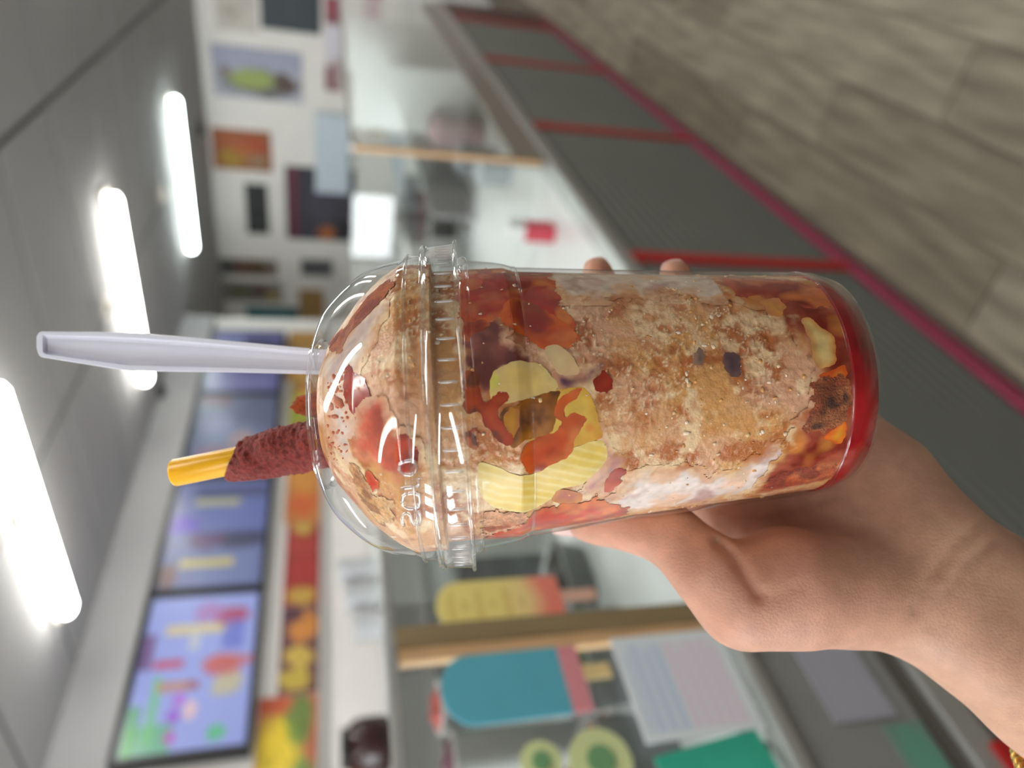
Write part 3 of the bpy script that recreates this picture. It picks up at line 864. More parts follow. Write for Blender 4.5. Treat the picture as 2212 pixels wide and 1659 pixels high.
# smooth radius profile of the cup's outside, z measured from the base
_ph = np.array([h + ZB for h, r in CUPS[::-1]])
_pr = np.array([r for h, r in CUPS[::-1]])
def r_cup(z): return np.interp(z, _ph, _pr)
_dh = np.array([h + ZB for h, r in DOME[::-1]])
_dr = np.array([r for h, r in DOME[::-1]])
def r_dome(z): return np.interp(z, _dh, _dr)
Z_SEAM = RING2[0] + ZB - 0.004
def r_in(z):
    """inside wall"""
    z = np.asarray(z, float)
    return np.where(z < Z_SEAM, np.minimum(r_cup(z), _pr[-4]), r_dome(z)) - 0.0006

M_cup = clear_mat('clear cup plastic', (0.985, 0.985, 0.985), 0.035, 1.33)
M_lid = clear_mat('clear lid plastic', (0.97, 0.975, 0.975), 0.03, 1.5, 0.01)
cup = cup_root('plastic_cup', 'clear tall plastic cup filled with orange slush, held in the hand', 'cup')
zc = [h + ZB for h, r in CUPS]
prof_o = [(0.001, 0.0015), (R_BASE - 0.008, 0.0015), (R_BASE - 0.0065, 0.0), (R_BASE - 0.004, -0.0008), (R_BASE - 0.0012, 0.0012), (R_BASE, 0.005)]
prof_o += [(r_cup(z) , z) for z in np.linspace(0.007, zc[4], 26)]
prof_o += [(CUPS[3][1], zc[3]), (CUPS[2][1], zc[2]), (CUPS[1][1], zc[1])]
wall_o = link('cup_wall', lathe_mesh('cup_wall', prof_o, 128), cup, M_cup)
rr = CUPS[0][1]
link('rim_bead', lathe_mesh('rim_bead', [(rr - 0.0014 + 0.0014 * math.cos(a), zc[0] + 0.0016 * math.sin(a)) for a in np.linspace(0, 2 * math.pi, 12, endpoint=False)], 128, True), cup, M_cup)
for zz in (0.0112,):
    link('base_groove', lathe_mesh('base_groove', [(r_cup(zz) + 0.0003 * math.cos(a), zz + 0.0005 * math.sin(a)) for a in np.linspace(0, 2 * math.pi, 8, endpoint=False)], 128, True), wall_o, M_cup)
zs_ = zc[4]
link('wall_step', lathe_mesh('wall_step', [(r_cup(zs_) + 0.0003 * math.cos(a), zs_ + 0.0005 * math.sin(a)) for a in np.linspace(0, 2 * math.pi, 8, endpoint=False)], 128, True), wall_o, M_cup)

lid = cup_root('dome_lid', 'clear plastic dome lid with a ribbed skirt and raised letters', 'lid')
def smooth_prof(pts, n=6):
    pts = [np.array(p, float) for p in pts]
    out = []
    for i in range(len(pts) - 1):
        p0 = pts[max(i - 1, 0)]; p1 = pts[i]; p2 = pts[i + 1]; p3 = pts[min(i + 2, len(pts) - 1)]
        for k in range(n):
            t = k / n
            out.append(0.5 * ((2 * p1) + (-p0 + p2) * t + (2 * p0 - 5 * p1 + 4 * p2 - p3) * t * t + (-p0 + 3 * p1 - 3 * p2 + p3) * t ** 3))
    out.append(pts[-1])
    return out
dm = smooth_prof([(r, h + ZB) for h, r in DOME])
dome_out = [(DOME[0][1] - 0.0012, DOME[0][0] + ZB - 0.0022), (DOME[0][1] - 0.0018, DOME[0][0] + ZB - 0.0005), (DOME[0][1] - 0.0008, DOME[0][0] + ZB + 0.0008)] + dm
dome_out += [(RING[1], RING[0] + ZB), (RING2[1], RING2[0] + ZB - 0.002)]
dome_o = link('dome', lathe_mesh('dome', dome_out, 160), lid, M_lid)
zF0, zF1 = FLT[0] + ZB, FLB[0] + ZB
skirt = [(RING2[1], RING2[0] + ZB - 0.002), (RING2[1] + 0.0005, zF0 + 0.0016), (FLT[1] - 0.001, zF0 + 0.0014), (FLT[1], zF0), (FLT[1] + (FLB[1] - FLT[1]) * .25, zF0 - 0.003), (FLB[1] - 0.0006, zF1 + 0.001), (FLB[1], zF1)]
skirt_in = [(r - 0.0007, z) for r, z in skirt[::-1]]
skirt_o = link('skirt', lathe_mesh('skirt', skirt + skirt_in, 160, True), lid, M_lid)
for (r_, z_, t_) in ((RING[1], RING[0] + ZB, 0.0006), (FLT[1], zF0 + 0.0012, 0.0009), (FLB[1], zF1, 0.0006), (DOME[0][1] - 0.0012, DOME[0][0] + ZB, 0.0007)):
    link('bead', lathe_mesh('bead', [(r_ + t_ * math.cos(a), z_ + t_ * math.sin(a)) for a in np.linspace(0, 2 * math.pi, 10, endpoint=False)], 160, True), lid, M_lid)
# ribs around the skirt
zr = (zF0 + zF1) / 2 - 0.0005
rib_r = FLT[1] - 0.0004
ribw = tube_mesh('rib', [(0, 0, -0.0026), (0, 0, -0.0022), (0, 0, 0.0022), (0, 0, 0.0026)], [0.0001, 0.00042, 0.00042, 0.0001], 8)
ribw.materials.append(clear_mat('frosted rib', (0.93, 0.93, 0.94), 0.3, 1.6, 0.2))
for k in range(54):
    a = 2 * math.pi * k / 54 + 0.03
    o = link('rib', ribw, skirt_o)
    o.location = (rib_r * math.cos(a), rib_r * math.sin(a), zr)
# raised letters on the dome, reading along the lower dome wall
M_letter = clear_mat('raised letter plastic', (0.95, 0.95, 0.96), 0.12, 1.7, 0.16)
def px_to_cup(x, y, rfun, zlo=-0.01, zhi=None):
    """where the sight line through a pixel first meets a surface of revolution; returns (theta, z, ok)"""
    x = np.atleast_1d(np.asarray(x, float)); y = np.atleast_1d(np.asarray(y, float))
    d = np.stack([(1659 - y - 829.5) / FPX, -(x - 1106) / FPX, np.ones_like(x)], 1)
    o = -C_RIM
    dl = np.stack([d @ EXC, d @ EYC, d @ AX], 1)
    ol = np.array([o @ EXC, o @ EYC, o @ AX + ZB])
    t = np.linspace(0.12, 0.30, 900)
    P = ol[None, None, :] + dl[:, None, :] * t[None, :, None]
    g = np.hypot(P[..., 0], P[..., 1]) - rfun(P[..., 2])
    ins = g < 0
    ok = ins.any(1)
    k = np.where(ok, ins.argmax(1), np.argmin(g, 1))
    k1 = np.clip(k, 1, len(t) - 1)
    g0, g1 = g[np.arange(len(x)), k1 - 1], g[np.arange(len(x)), k1]
    w = np.where(ok, np.clip(g0 / (g0 - g1 + 1e-12), 0, 1), 0.5)
    tt = t[k1 - 1] + (t[k1] - t[k1 - 1]) * w
    q = ol[None] + dl * tt[:, None]
    return np.arctan2(q[:, 1], q[:, 0]), q[:, 2], ok
def on_shell(pts_px, rfun, off):
    th_, z_, ok = px_to_cup([p[0] for p in pts_px], [p[1] for p in pts_px], rfun)
    r = rfun(z_) + off
    return [(r_ * math.cos(a), r_ * math.sin(a), zz) for r_, a, zz in zip(r, th_, z_)]
strokes = {  # picture strokes of the four raised letters S O L O
    'S': [(872, 1134), (869, 1122), (871, 1110), (879, 1106), (886, 1112), (890, 1124), (896, 1133), (905, 1132), (909, 1122), (907, 1110), (903, 1103)],
    'O': [(869, 1082), (871, 1070), (880, 1065), (896, 1064), (905, 1069), (907, 1082), (904, 1093), (894, 1098), (880, 1097), (871, 1091), (869, 1082)],
    'L': [(866, 1054), (904, 1050), (904, 1032)],
    'O2': [(862, 1012), (864, 1001), (872, 996), (888, 994), (897, 999), (899, 1011), (896, 1021), (887, 1025), (873, 1024), (865, 1019), (862, 1012)]}
for k, st in strokes.items():
    dense = []
    for a, b in zip(st[:-1], st[1:]):
        for s in np.linspace(0, 1, 5)[:-1]:
            dense.append((a[0] + (b[0] - a[0]) * s, a[1] + (b[1] - a[1]) * s))
    dense.append(st[-1])
    p3 = on_shell(dense, r_dome, 0.0002)
    link('raised_letter', tube_mesh('raised_letter', p3, 0.00055, 8), dome_o, M_letter)

# ------------------------------------------------------------------ slush and everything frozen in it
sl = cup_root('mango_slush', 'orange iced mango slush streaked with red chili sauce inside the cup', 'drink')
GAP = 0.0009
_mound = [sil(*q) for q in ((699, 12), (701, 60), (706, 100), (730, 152), (765, 196), (800, 240), (850, 284), (885, 306), (910, 330))]
_mh = np.array([h + ZB for h, r in _mound[::-1]]); _mr = np.array([r for h, r in _mound[::-1]])
Z_MT = _mh[-1]
def r_slush(z):
    z = np.asarray(z, float)
    r = r_in(z) - GAP
    # the mound leaves clear air in the shoulders of the dome
    cap = np.interp(z, _mh, _mr)
    return np.where(z > Z_SEAM + 0.001, np.minimum(r, cap), r)
TH0 = 480
zgrid = np.concatenate([np.linspace(0.0075, Z_SEAM, 300), np.linspace(Z_SEAM, Z_MT, 110)[1:]])
thg = np.linspace(-math.pi, math.pi, TH0, endpoint=False)
TT, ZZ = np.meshgrid(thg, zgrid)
RR = r_slush(ZZ)
P0 = np.stack([RR * np.cos(TT), RR * np.sin(TT), ZZ], -1).reshape(-1, 3)
c_tan, c_pale, c_deep, c_pink = [np.array(srgb(*q)) for q in ((216, 158, 96), (244, 212, 168), (178, 98, 44), (224, 172, 138))]
def slush_fields(P):
    n_big = fbm(P, 55, 4) - 0.5
    n_mid = fbm(P + 1.3, 260, 3) - 0.5
    n_rdg = fbm(P + 2.2, 420, 3) - 0.5
    ct = P[:, 0] / np.maximum(np.hypot(P[:, 0], P[:, 1]), 1e-6)
    icy = np.clip((fbm(P + 8, 38, 2) - 0.40) * 5, 0, 1) * np.clip(0.75 - ct * 0.8, 0.1, 1)      # coarse ice in places, smooth slush elsewhere
    return n_big, n_mid, n_rdg, icy
def slush_color(P, fields=None):
    n_big, n_mid, n_rdg, icy = fields or slush_fields(P)
    a1 = np.clip(n_big * 4.5 + 0.5, 0, 1)[:, None]
    colr = c_tan * (1 - a1) + c_pink * a1
    cl = np.clip((fbm(P + 4.4, 110, 4) - 0.53) * 9, 0, 0.85)[:, None]
    colr = colr * (1 - cl) + c_deep * cl
    wh = np.clip((fbm(P + 6.6, 150, 4) - 0.56) * 10, 0, 0.8)[:, None]
    colr = colr * (1 - wh) + c_pale * wh
    a2 = np.clip(n_mid * 4.2 * (0.35 + icy) - 0.05, 0, 0.7)[:, None]
    colr = colr * (1 - a2) + c_deep * 1.15 * a2
    ln = (np.exp(-(n_rdg / 0.022) ** 2) * np.clip(icy + 0.15, 0, 1) * 0.8)[:, None]
    colr = colr * (1 - ln) + np.array(srgb(252, 232, 196)) * ln
    spk = (vnoise(P + 9, 520) > 0.95)[:, None] * 0.55
    return colr * (1 - spk) + np.array(srgb(160, 70, 30)) * spk
FLD = slush_fields(P0)
n_big, n_mid, n_rdg, icy = FLD
n_fin = vnoise(P0 + 5.1, 900) - 0.5
disp = -np.abs(n_mid) * 0.0012 * (0.3 + icy) + n_fin * 0.0004 - np.clip(n_big, 0, 1) * 0.0008 + icy * 0.0009 * np.exp(-(n_rdg / 0.05) ** 2)
nrm = np.stack([np.cos(TT), np.sin(TT), TT * 0], -1).reshape(-1, 3)
P1 = P0 + nrm * np.clip(disp, -0.0012, 0.00002)[:, None]
colr = slush_color(P0, FLD)
nz_, nt_ = ZZ.shape
faces = []
idx = np.arange(nz_ * nt_).reshape(nz_, nt_)
A = idx[:-1]; B = np.roll(idx, -1, 1)[:-1]; Cc = np.roll(idx, -1, 1)[1:]; Dd = idx[1:]
faces = np.stack([A, B, Cc, Dd], -1).reshape(-1, 4).tolist()
faces.append(tuple(idx[0][::-1])); faces.append(tuple(idx[-1]))
M_slush = mat('icy mango slush', attr=True, rough=0.28, noise=0.10, nscale=500, bump=0.35, bscale=1400, bdist=0.0006, sss=0.2, sss_r=(0.003, 0.0018, 0.001))
link('slush_body', pymesh('slush_body', P1, faces, True, colr), sl, M_slush)

# pieces and sauces pressed against the clear wall: outline traced in the wall's own (arc, height) surface
M_sauce = mat('chili sauce', attr=True, rough=0.16, noise=0.12, nscale=260, coat=0.2)
M_mango = mat('mango flesh', attr=True, rough=0.3, noise=0.08, nscale=220)
M_crumb = mat('chili powder', attr=True, rough=0.75, noise=0.35, nscale=700, bump=0.9, bscale=1500, bdist=0.0008)
M_pale = mat('smooth pale', attr=True, rough=0.25, noise=0.05, nscale=300)
RM = 0.042
def poly_sd(px, py, poly):
    poly = np.asarray(poly)
    d = np.full(px.shape, 1e9)
    inside = np.zeros(px.shape, bool)
    n = len(poly)
    for i in range(n):
        a, b = poly[i], poly[(i + 1) % n]
        e = b - a
        w0, w1 = px - a[0], py - a[1]
        t = np.clip((w0 * e[0] + w1 * e[1]) / (e @ e + 1e-18), 0, 1)
        d = np.minimum(d, np.hypot(w0 - t * e[0], w1 - t * e[1]))
        c = ((a[1] > py) != (b[1] > py)) & (px < (b[0] - a[0]) * (py - a[1]) / (b[1] - a[1] + 1e-18) + a[0])
        inside ^= c
    return np.where(inside, -d, d)
LAYER = [0]
def round_poly(q, n=4):
    out = []
    N = len(q)
    for i in range(N):
        p0, p1, p2, p3 = q[i - 1], q[i], q[(i + 1) % N], q[(i + 2) % N]
        for k in range(n):
            t = k / n
            out.append(0.5 * (2 * p1 + (p2 - p0) * t + (2 * p0 - 5 * p1 + 4 * p2 - p3) * t * t + (3 * p1 - p0 - 3 * p2 + p3) * t ** 3))
    return np.array(out)
def patch(name, poly, m, core, edge, T=0.0009, wob=0.0007, wsc=420, rim=0.003, seed=0.0, streak=None, root=None, label=None, dot=None, grain=0.3, rot=0.0, step=0.00042, soft=0.0006, fade=None, vary=None):
    poly = np.array(poly, float)
    th_, z_, ok = px_to_cup(poly[:, 0], poly[:, 1], r_slush)
    th_ = np.unwrap(th_)
    q = np.stack([th_ * RM, z_], 1)
    is_mango = m is M_mango
    if is_mango:                                          # cut fruit keeps tight corners
        nx_ = np.roll(q, -1, 0)
        q = np.stack([q * .8 + nx_ * .2, q * .2 + nx_ * .8], 1).reshape(-1, 2)
    q = round_poly(q)
    if fade is None:
        fade = 0.0004 if is_mango else 0.0012
    if vary is None:
        vary = 0.25 if is_mango else 0.75
    mg = 0.0018
    lo, hi = q.min(0) - mg, q.max(0) + mg
    nx, ny = int((hi[0] - lo[0]) / step) + 2, int((hi[1] - lo[1]) / step) + 2
    gx, gy = np.meshgrid(np.linspace(lo[0], hi[0], nx), np.linspace(lo[1], hi[1], ny))
    gx, gy = gx.ravel(), gy.ravel()
    p3 = np.stack([gx, gy, np.full_like(gx, seed * 0.013)], 1)
    sd0 = poly_sd(gx, gy, q)
    sd = sd0 + (fbm(p3, wsc, 4) - 0.5) * (3.0 if is_mango else 5.0) * wob
    LAYER[0] += 1
    h = 0.00008 + 0.0000062 * LAYER[0]
    z = np.clip(gy, 0.0085, Z_MT - 0.0006)
    crisp = fade < 0.002
    if crisp:
        # cut the sheet cleanly: pull the outermost points onto the outline
        S2 = sd.reshape(ny, nx)
        dy_, dx_ = np.gradient(S2, (hi[1] - lo[1]) / (ny - 1), (hi[0] - lo[0]) / (nx - 1))
        gl = np.hypot(dx_, dy_).ravel() + 1e-6
        mv = np.where((sd > 0) & (sd < step * 2.2), sd / np.maximum(gl, 0.6), 0)
        gx = gx - mv * dx_.ravel() / gl
        gy = gy - mv * dy_.ravel() / gl
        z = np.clip(gy, 0.0085, Z_MT - 0.0006)
    r = r_slush(z) + h
    r = np.minimum(r, r_in(z) - 0.00015)
    th2 = gx / RM + rot
    V = np.stack([r * np.cos(th2), r * np.sin(th2), z], 1)
    keep = (sd < (0 if crisp else fade * 0.5)).reshape(ny, nx)
    cell = keep[:-1, :-1] | keep[1:, :-1] | keep[:-1, 1:] | keep[1:, 1:]
    ii = np.arange(nx * ny).reshape(ny, nx)
    F = np.stack([ii[:-1, :-1], ii[:-1, 1:], ii[1:, 1:], ii[1:, :-1]], -1)[cell]
    used = np.unique(F)
    re = np.full(nx * ny, -1); re[used] = np.arange(len(used))
    core_, edge_ = np.array(srgb(*core)), np.array(srgb(*edge))
    t = np.clip(-sd / rim + (fbm(p3 + 3, 160, 3) - 0.5) * 1.8, 0, 1)[:, None]
    if m is M_sauce:
        core_, edge_ = core_ * np.array([.86, .62, .55]), edge_ * np.array([.9, .72, .65])
    if is_mango:
        core_, edge_ = core_ * np.array([.90, .84, .78]), edge_ * np.array([.90, .84, .78])
    c = edge_ * (1 - t) + core_ * t
    # cloudy depth: thick sauce is darker, thin sauce lets the fruit show
    nn = fbm(p3 + 23, 95, 4)[:, None]
    dk = np.clip((0.47 - nn) * 7, 0, 1) * vary
    lt = np.clip((nn - 0.55) * 7, 0, 1) * vary
    c = c * (1 - dk) + core_ * np.array([0.62, 0.42, 0.42]) * dk
    c = c * (1 - lt) + (edge_ * 0.7 + np.array(srgb(236, 168, 110)) * 0.3) * lt
    if streak:
        s = np.clip(np.sin(1.6 * ((gx - q[:, 0].mean()) * streak[1] + (gy - q[:, 1].mean()) * streak[2]) + 7 * fbm(p3, 120, 3)) * 1.2, 0, 1)[:, None] * 0.30
        c = c * (1 - s) + np.array(srgb(*streak[0])) * s
    if dot:
        s = np.clip((fbm(p3 + 11, dot[1], 2) - 0.56) * 9, 0, 1)[:, None] * 0.8
        c = c * (1 - s) + np.array(srgb(*dot[0])) * s
    c = c * np.clip(1 + grain * (fbm(p3 + 17, 330, 3) - 0.5) * 2, 0.3, 1.8)[:, None]
    if not crisp:
        al = np.clip(0.5 - sd / fade, 0, 1)[:, None]
        rs = r_slush(z)
        c = slush_color(np.stack([rs * np.cos(th2), rs * np.sin(th2), z], 1)) * (1 - al) + c * al
    o = link(name, pymesh(name, V[used], re[F], True, c[used]), root or sl, m)
    if label: o['label'] = label
    return o

RED, DRED, ORG, BRN = (186, 44, 16), (130, 18, 12), (226, 120, 44), (112, 44, 22)
# broad clouds of colour first (low relief), then pieces, then sauce on top
patch('pale_patch', fade=.005, poly=[(1185, 578), (1300, 582), (1450, 588), (1555, 596), (1572, 630), (1545, 650), (1450, 626), (1380, 634), (1300, 642), (1240, 652), (1215, 640), (1195, 612)], m=M_pale, core=(226, 206, 188), edge=(220, 180, 146), T=.0005, wob=.0022, wsc=260, seed=1)
patch('pale_patch', fade=.005, poly=[(1315, 1090), (1370, 1040), (1442, 1024), (1494, 1018), (1528, 1036), (1597, 1016), (1686, 966), (1702, 962), (1672, 1026), (1640, 1052), (1494, 1086), (1356, 1106)], m=M_pale, core=(234, 216, 208), edge=(224, 188, 160), T=.0005, wob=.0022, wsc=260, seed=2)
patch('pale_patch', fade=.005, poly=[(734, 757), (758, 719), (813, 664), (828, 672), (804, 712), (793, 742), (768, 790), (745, 830), (720, 860), (704, 830), (704, 780)], m=M_pale, core=(240, 232, 220), edge=(232, 210, 190), T=.0006, wob=.0008, seed=3)  # whitish band on the mound, blending into the slush at its edges
patch('pale_patch', fade=.005, poly=[(716, 860), (745, 838), (752, 880), (768, 930), (766, 980), (748, 1000), (728, 960), (716, 910)], m=M_pale, core=(214, 196, 184), edge=(224, 190, 170), T=.0005, wob=.0012, seed=31)  # greyer pale patch beside it, edges blended the same way
patch('plum_patch', fade=.003, poly=[(1008, 690), (1070, 684), (1095, 740), (1150, 786), (1110, 800), (1064, 836), (1040, 850), (1000, 830), (1004, 760)], m=M_sauce, core=(128, 74, 78), edge=(176, 112, 96), T=.0004, wob=.0016, seed=4, rim=.006)
patch('plum_patch', fade=.003, poly=[(1204, 812), (1250, 806), (1300, 782), (1296, 800), (1262, 830), (1220, 842)], m=M_sauce, core=(104, 70, 110), edge=(190, 150, 130), T=.0005, wob=.0008, seed=5)
patch('plum_patch', fade=.003, poly=[(1296, 925), (1320, 980), (1346, 1000), (1300, 1040), (1262, 1066), (1270, 1050), (1312, 1000)], m=M_sauce, core=(196, 160, 168), edge=(220, 180, 160), T=.0004, wob=.0008, seed=6)  # pinkish lilac strip, fading into the slush colour
# upper sauce
patch('chili_sauce', [(996, 562), (1060, 562), (1110, 570), (1186, 577), (1192, 600), (1202, 628), (1212, 662), (1242, 702), (1250, 735), (1214, 752), (1180, 762), (1150, 742), (1118, 716), (1085, 672), (1076, 692), (1068, 700), (1040, 704), (1006, 700), (992, 660), (990, 600)], M_sauce, RED, (206, 92, 34), T=.0007, wob=.0012, wsc=300, seed=7, rim=.005, dot=((226, 130, 60), 120))
patch('chili_sauce', [(1078, 690), (1096, 648), (1130, 652), (1180, 672), (1228, 704), (1248, 735), (1212, 750), (1180, 758), (1150, 738), (1112, 712)], M_sauce, (180, 34, 10), (224, 110, 30), T=.0009, wob=.0006, seed=8, rim=.006)
patch('chili_sauce', [(1004, 706), (1030, 690), (1054, 690), (1058, 706), (1036, 718), (1020, 722), (1008, 736), (1000, 724)], M_sauce, (168, 52, 20), (206, 104, 50), T=.0009, seed=9, rim=.002)
patch('orange_peel', [(1003, 600), (1030, 596), (1042, 612), (1030, 626), (1004, 630)], M_mango, (232, 150, 90), (206, 80, 40), T=.0009, seed=10)
# mango chunks
YL, YP = (250, 226, 138), (250, 234, 172)
patch('mango_chunk', [(1057, 824), (1068, 800), (1095, 786), (1122, 778), (1165, 786), (1179, 797), (1211, 841), (1144, 860), (1095, 873), (1059, 865)], M_mango, YL, (238, 216, 150), T=.0011, wob=.0003, seed=12, rim=.004, dot=((222, 214, 90), 90), grain=.12)
patch('mango_chunk', [(1175, 752), (1200, 742), (1239, 772), (1252, 808), (1210, 812), (1188, 782)], M_mango, (244, 226, 172), (236, 206, 160), T=.0010, wob=.0003, seed=13, grain=.12)
patch('mango_chunk', [(1150, 866), (1206, 842), (1263, 835), (1284, 870), (1296, 921), (1306, 944), (1232, 968), (1165, 1002), (1140, 960)], M_mango, (236, 200, 92), (226, 176, 70), T=.0009, wob=.0004, seed=14, dot=((214, 130, 50), 110), grain=.2)
patch('mango_chunk', [(1031, 1000), (1052, 1000), (1127, 1028), (1160, 1020), (1236, 968), (1301, 947), (1315, 985), (1287, 1021), (1253, 1048), (1208, 1055), (1191, 1076), (1152, 1101), (1070, 1098), (1038, 1071)], M_mango, (236, 206, 92), (240, 214, 126), T=.0012, wob=.0003, seed=15, streak=((250, 240, 178), 1400, 500), grain=.1)
patch('amber_pocket', [(1080, 890), (1140, 865), (1208, 842), (1202, 880), (1196, 920), (1180, 945), (1135, 950), (1105, 965), (1086, 924)], M_sauce, (84, 42, 18), (176, 118, 24), T=.0010, wob=.0004, seed=16, rim=.006)
patch('mango_chunk', [(1088, 898), (1104, 880), (1122, 884), (1120, 930), (1106, 956), (1094, 930)], M_mango, (206, 158, 36), (170, 100, 26), T=.0012, seed=17)
patch('plum_piece', [(1208, 1056), (1253, 1062), (1257, 1083), (1236, 1090), (1191, 1080)], M_mango, (178, 96, 86), (212, 140, 80), T=.0013, seed=18)
# red ribbons over the mango
patch('chili_sauce', [(1255, 838), (1206, 864), (1197, 901), (1214, 912), (1195, 935), (1150, 949), (1136, 966), (1125, 990), (1144, 1022), (1190, 1006), (1234, 978), (1240, 950), (1266, 905), (1240, 893), (1222, 902), (1222, 880), (1246, 856)], M_sauce, (204, 84, 24), (216, 110, 40), T=.0014, wob=.0004, seed=19, rim=.004, dot=((176, 50, 14), 90))
patch('chili_sauce', [(1000, 816), (1013, 803), (1032, 812), (1037, 852), (1051, 868), (1068, 852), (1084, 845), (1101, 853), (1096, 873), (1074, 884), (1078, 908), (1107, 940), (1098, 964), (1073, 953), (1050, 919), (1030, 890), (1004, 888)], M_sauce, (192, 86, 34), (170, 60, 26), T=.0014, wob=.0005, seed=20, rim=.002, dot=((96, 44, 26), 220))
patch('chili_sauce', [(1010, 927), (1027, 924), (1029, 966), (1020, 972), (1008, 958)], M_sauce, (130, 48, 24), (176, 80, 40), T=.0012, seed=21, dot=((70, 30, 20), 260))
patch('chili_sauce', [(1302, 800), (1319, 822), (1321, 838), (1312, 850), (1290, 847), (1284, 828)], M_sauce, (190, 76, 34), (170, 44, 18), T=.0015, seed=22, rim=.002)
patch('chili_sauce', [(1331, 1012), (1350, 1014), (1342, 1036), (1318, 1062), (1307, 1046)], M_sauce, (196, 60, 28), (206, 96, 60), T=.0013, seed=23)
patch('chili_sauce', [(1122, 1132), (1152, 1104), (1200, 1092), (1250, 1088), (1300, 1080), (1362, 1098), (1340, 1114), (1290, 1124), (1220, 1141), (1152, 1154), (1070, 1170), (1048, 1170), (1062, 1150), (1100, 1140)], M_sauce, (222, 66, 26), (214, 110, 60), T=.0011, wob=.0010, seed=24, rim=.003, dot=((240, 130, 60), 120))
patch('chili_crumbs', [(1044, 1110), (1090, 1106), (1130, 1112), (1120, 1134), (1070, 1150), (1046, 1160)], M_crumb, (206, 130, 90), (222, 170, 140), T=.0008, wob=.0014, seed=25, dot=((170, 70, 30), 200))
# on the mound
patch('chili_sauce', [(753, 778), (760, 800), (770, 808), (783, 815), (786, 830), (804, 857), (799, 866), (786, 871), (776, 903), (773, 946), (766, 944), (767, 908), (750, 876), (742, 846), (746, 812)], M_sauce, (176, 46, 22), (164, 50, 30), T=.0016, wob=.0004, seed=26, rim=.002, dot=((120, 40, 30), 240))
patch('salmon_stain', fade=.003, poly=[(780, 889), (802, 870), (826, 868), (830, 895), (841, 922), (860, 946), (876, 941), (887, 955), (903, 974), (900, 1002), (894, 1018), (872, 1030), (856, 1036), (813, 1006), (777, 990), (764, 968), (777, 930)], m=M_sauce, core=(222, 124, 100), edge=(228, 150, 124), T=.0007, wob=.0009, seed=27, rim=.004)
patch('chili_sauce', [(866, 938), (886, 951), (903, 974), (898, 1002), (873, 1022), (858, 1002), (858, 972)], M_sauce, (160, 20, 8), (214, 76, 30), T=.0012, seed=28, rim=.005)
patch('chili_sauce', [(786, 1040), (796, 1020), (806, 1031), (818, 1047), (810, 1060), (796, 1060)], M_sauce, (216, 70, 34), (230, 120, 70), T=.0014, seed=29, rim=.002)
patch('chili_crumbs', [(840, 605), (852, 612), (826, 646), (804, 672), (772, 700), (752, 726), (736, 760), (709, 758), (714, 732), (741, 714), (766, 678), (798, 640)], M_crumb, (150, 66, 46), (176, 104, 80), T=.0012, wob=.0009, seed=30, dot=((196, 104, 56), 170))
patch('chili_crumbs', [(762, 1010), (776, 1000), (800, 1062), (830, 1072), (850, 1100), (846, 1130), (820, 1130), (790, 1090), (770, 1050)], M_crumb, (222, 166, 104), (226, 186, 140), T=.0007, wob=.0014, seed=33, dot=((150, 90, 50), 180))
# base of the cup
patch('base_sauce', fade=.004, poly=[(1555, 598), (1572, 632), (1600, 652), (1634, 656), (1700, 686), (1713, 712), (1752, 767), (1764, 825), (1758, 849), (1734, 904), (1702, 949), (1688, 988), (1650, 1036), (1640, 1060), (1700, 1052), (1780, 1036), (1850, 960), (1868, 850), (1850, 720), (1790, 622), (1700, 606)], m=M_sauce, core=(150, 58, 44), edge=(180, 104, 80), T=.0005, wob=.0018, wsc=220, seed=40, rim=.012, dot=((206, 130, 60), 90))
patch('chili_sauce', [(1560, 600), (1600, 604), (1690, 610), (1780, 626), (1790, 660), (1740, 666), (1690, 652), (1640, 640), (1590, 640)], M_sauce, (156, 44, 24), (196, 96, 70), T=.0008, wob=.0009, seed=41, dot=((220, 120, 60), 100))
patch('mango_chunk', [(1727, 690), (1751, 686), (1770, 706), (1804, 728), (1804, 786), (1770, 800), (1756, 774), (1750, 740)], M_mango, (240, 218, 150), (222, 150, 80), T=.0010, wob=.0005, seed=42)
patch('mango_chunk', [(1640, 650), (1679, 643), (1696, 664), (1689, 686), (1659, 680)], M_mango, (226, 166, 80), (214, 140, 90), T=.0009, seed=43)
patch('orange_peel', [(1768, 812), (1810, 794), (1824, 788), (1828, 816), (1788, 824)], M_mango, (236, 150, 60), (214, 90, 30), T=.0011, seed=44)
patch('orange_peel', [(1824, 904), (1803, 926), (1776, 944), (1800, 958), (1818, 958), (1826, 934)], M_mango, (240, 170, 50), (220, 90, 26), T=.0011, seed=45)
patch('chili_crumbs', [(1760, 826), (1830, 822), (1834, 890), (1790, 930), (1740, 930), (1756, 880)], M_crumb, (116, 56, 24), (150, 70, 34), T=.0010, wob=.0010, seed=46, dot=((50, 26, 18), 230))
patch('chili_crumbs', [(1662, 1034), (1720, 1010), (1790, 1000), (1800, 1024), (1740, 1040), (1660, 1054)], M_crumb, (190, 84, 34), (170, 60, 30), T=.0010, wob=.0010, seed=48, dot=((130, 40, 20), 200))
patch('dark_berry', [(1560, 770), (1572, 760), (1592, 766), (1602, 786), (1596, 812), (1580, 816), (1562, 796)], M_mango, (66, 50, 70), (128, 98, 96), T=.0009, wob=.0008, seed=49, rim=.003)
patch('dark_berry', [(1508, 748), (1522, 764), (1520, 782), (1500, 790), (1484, 792), (1496, 774)], M_mango, (112, 92, 92), (168, 134, 112), T=.0006, wob=.0009, seed=50)
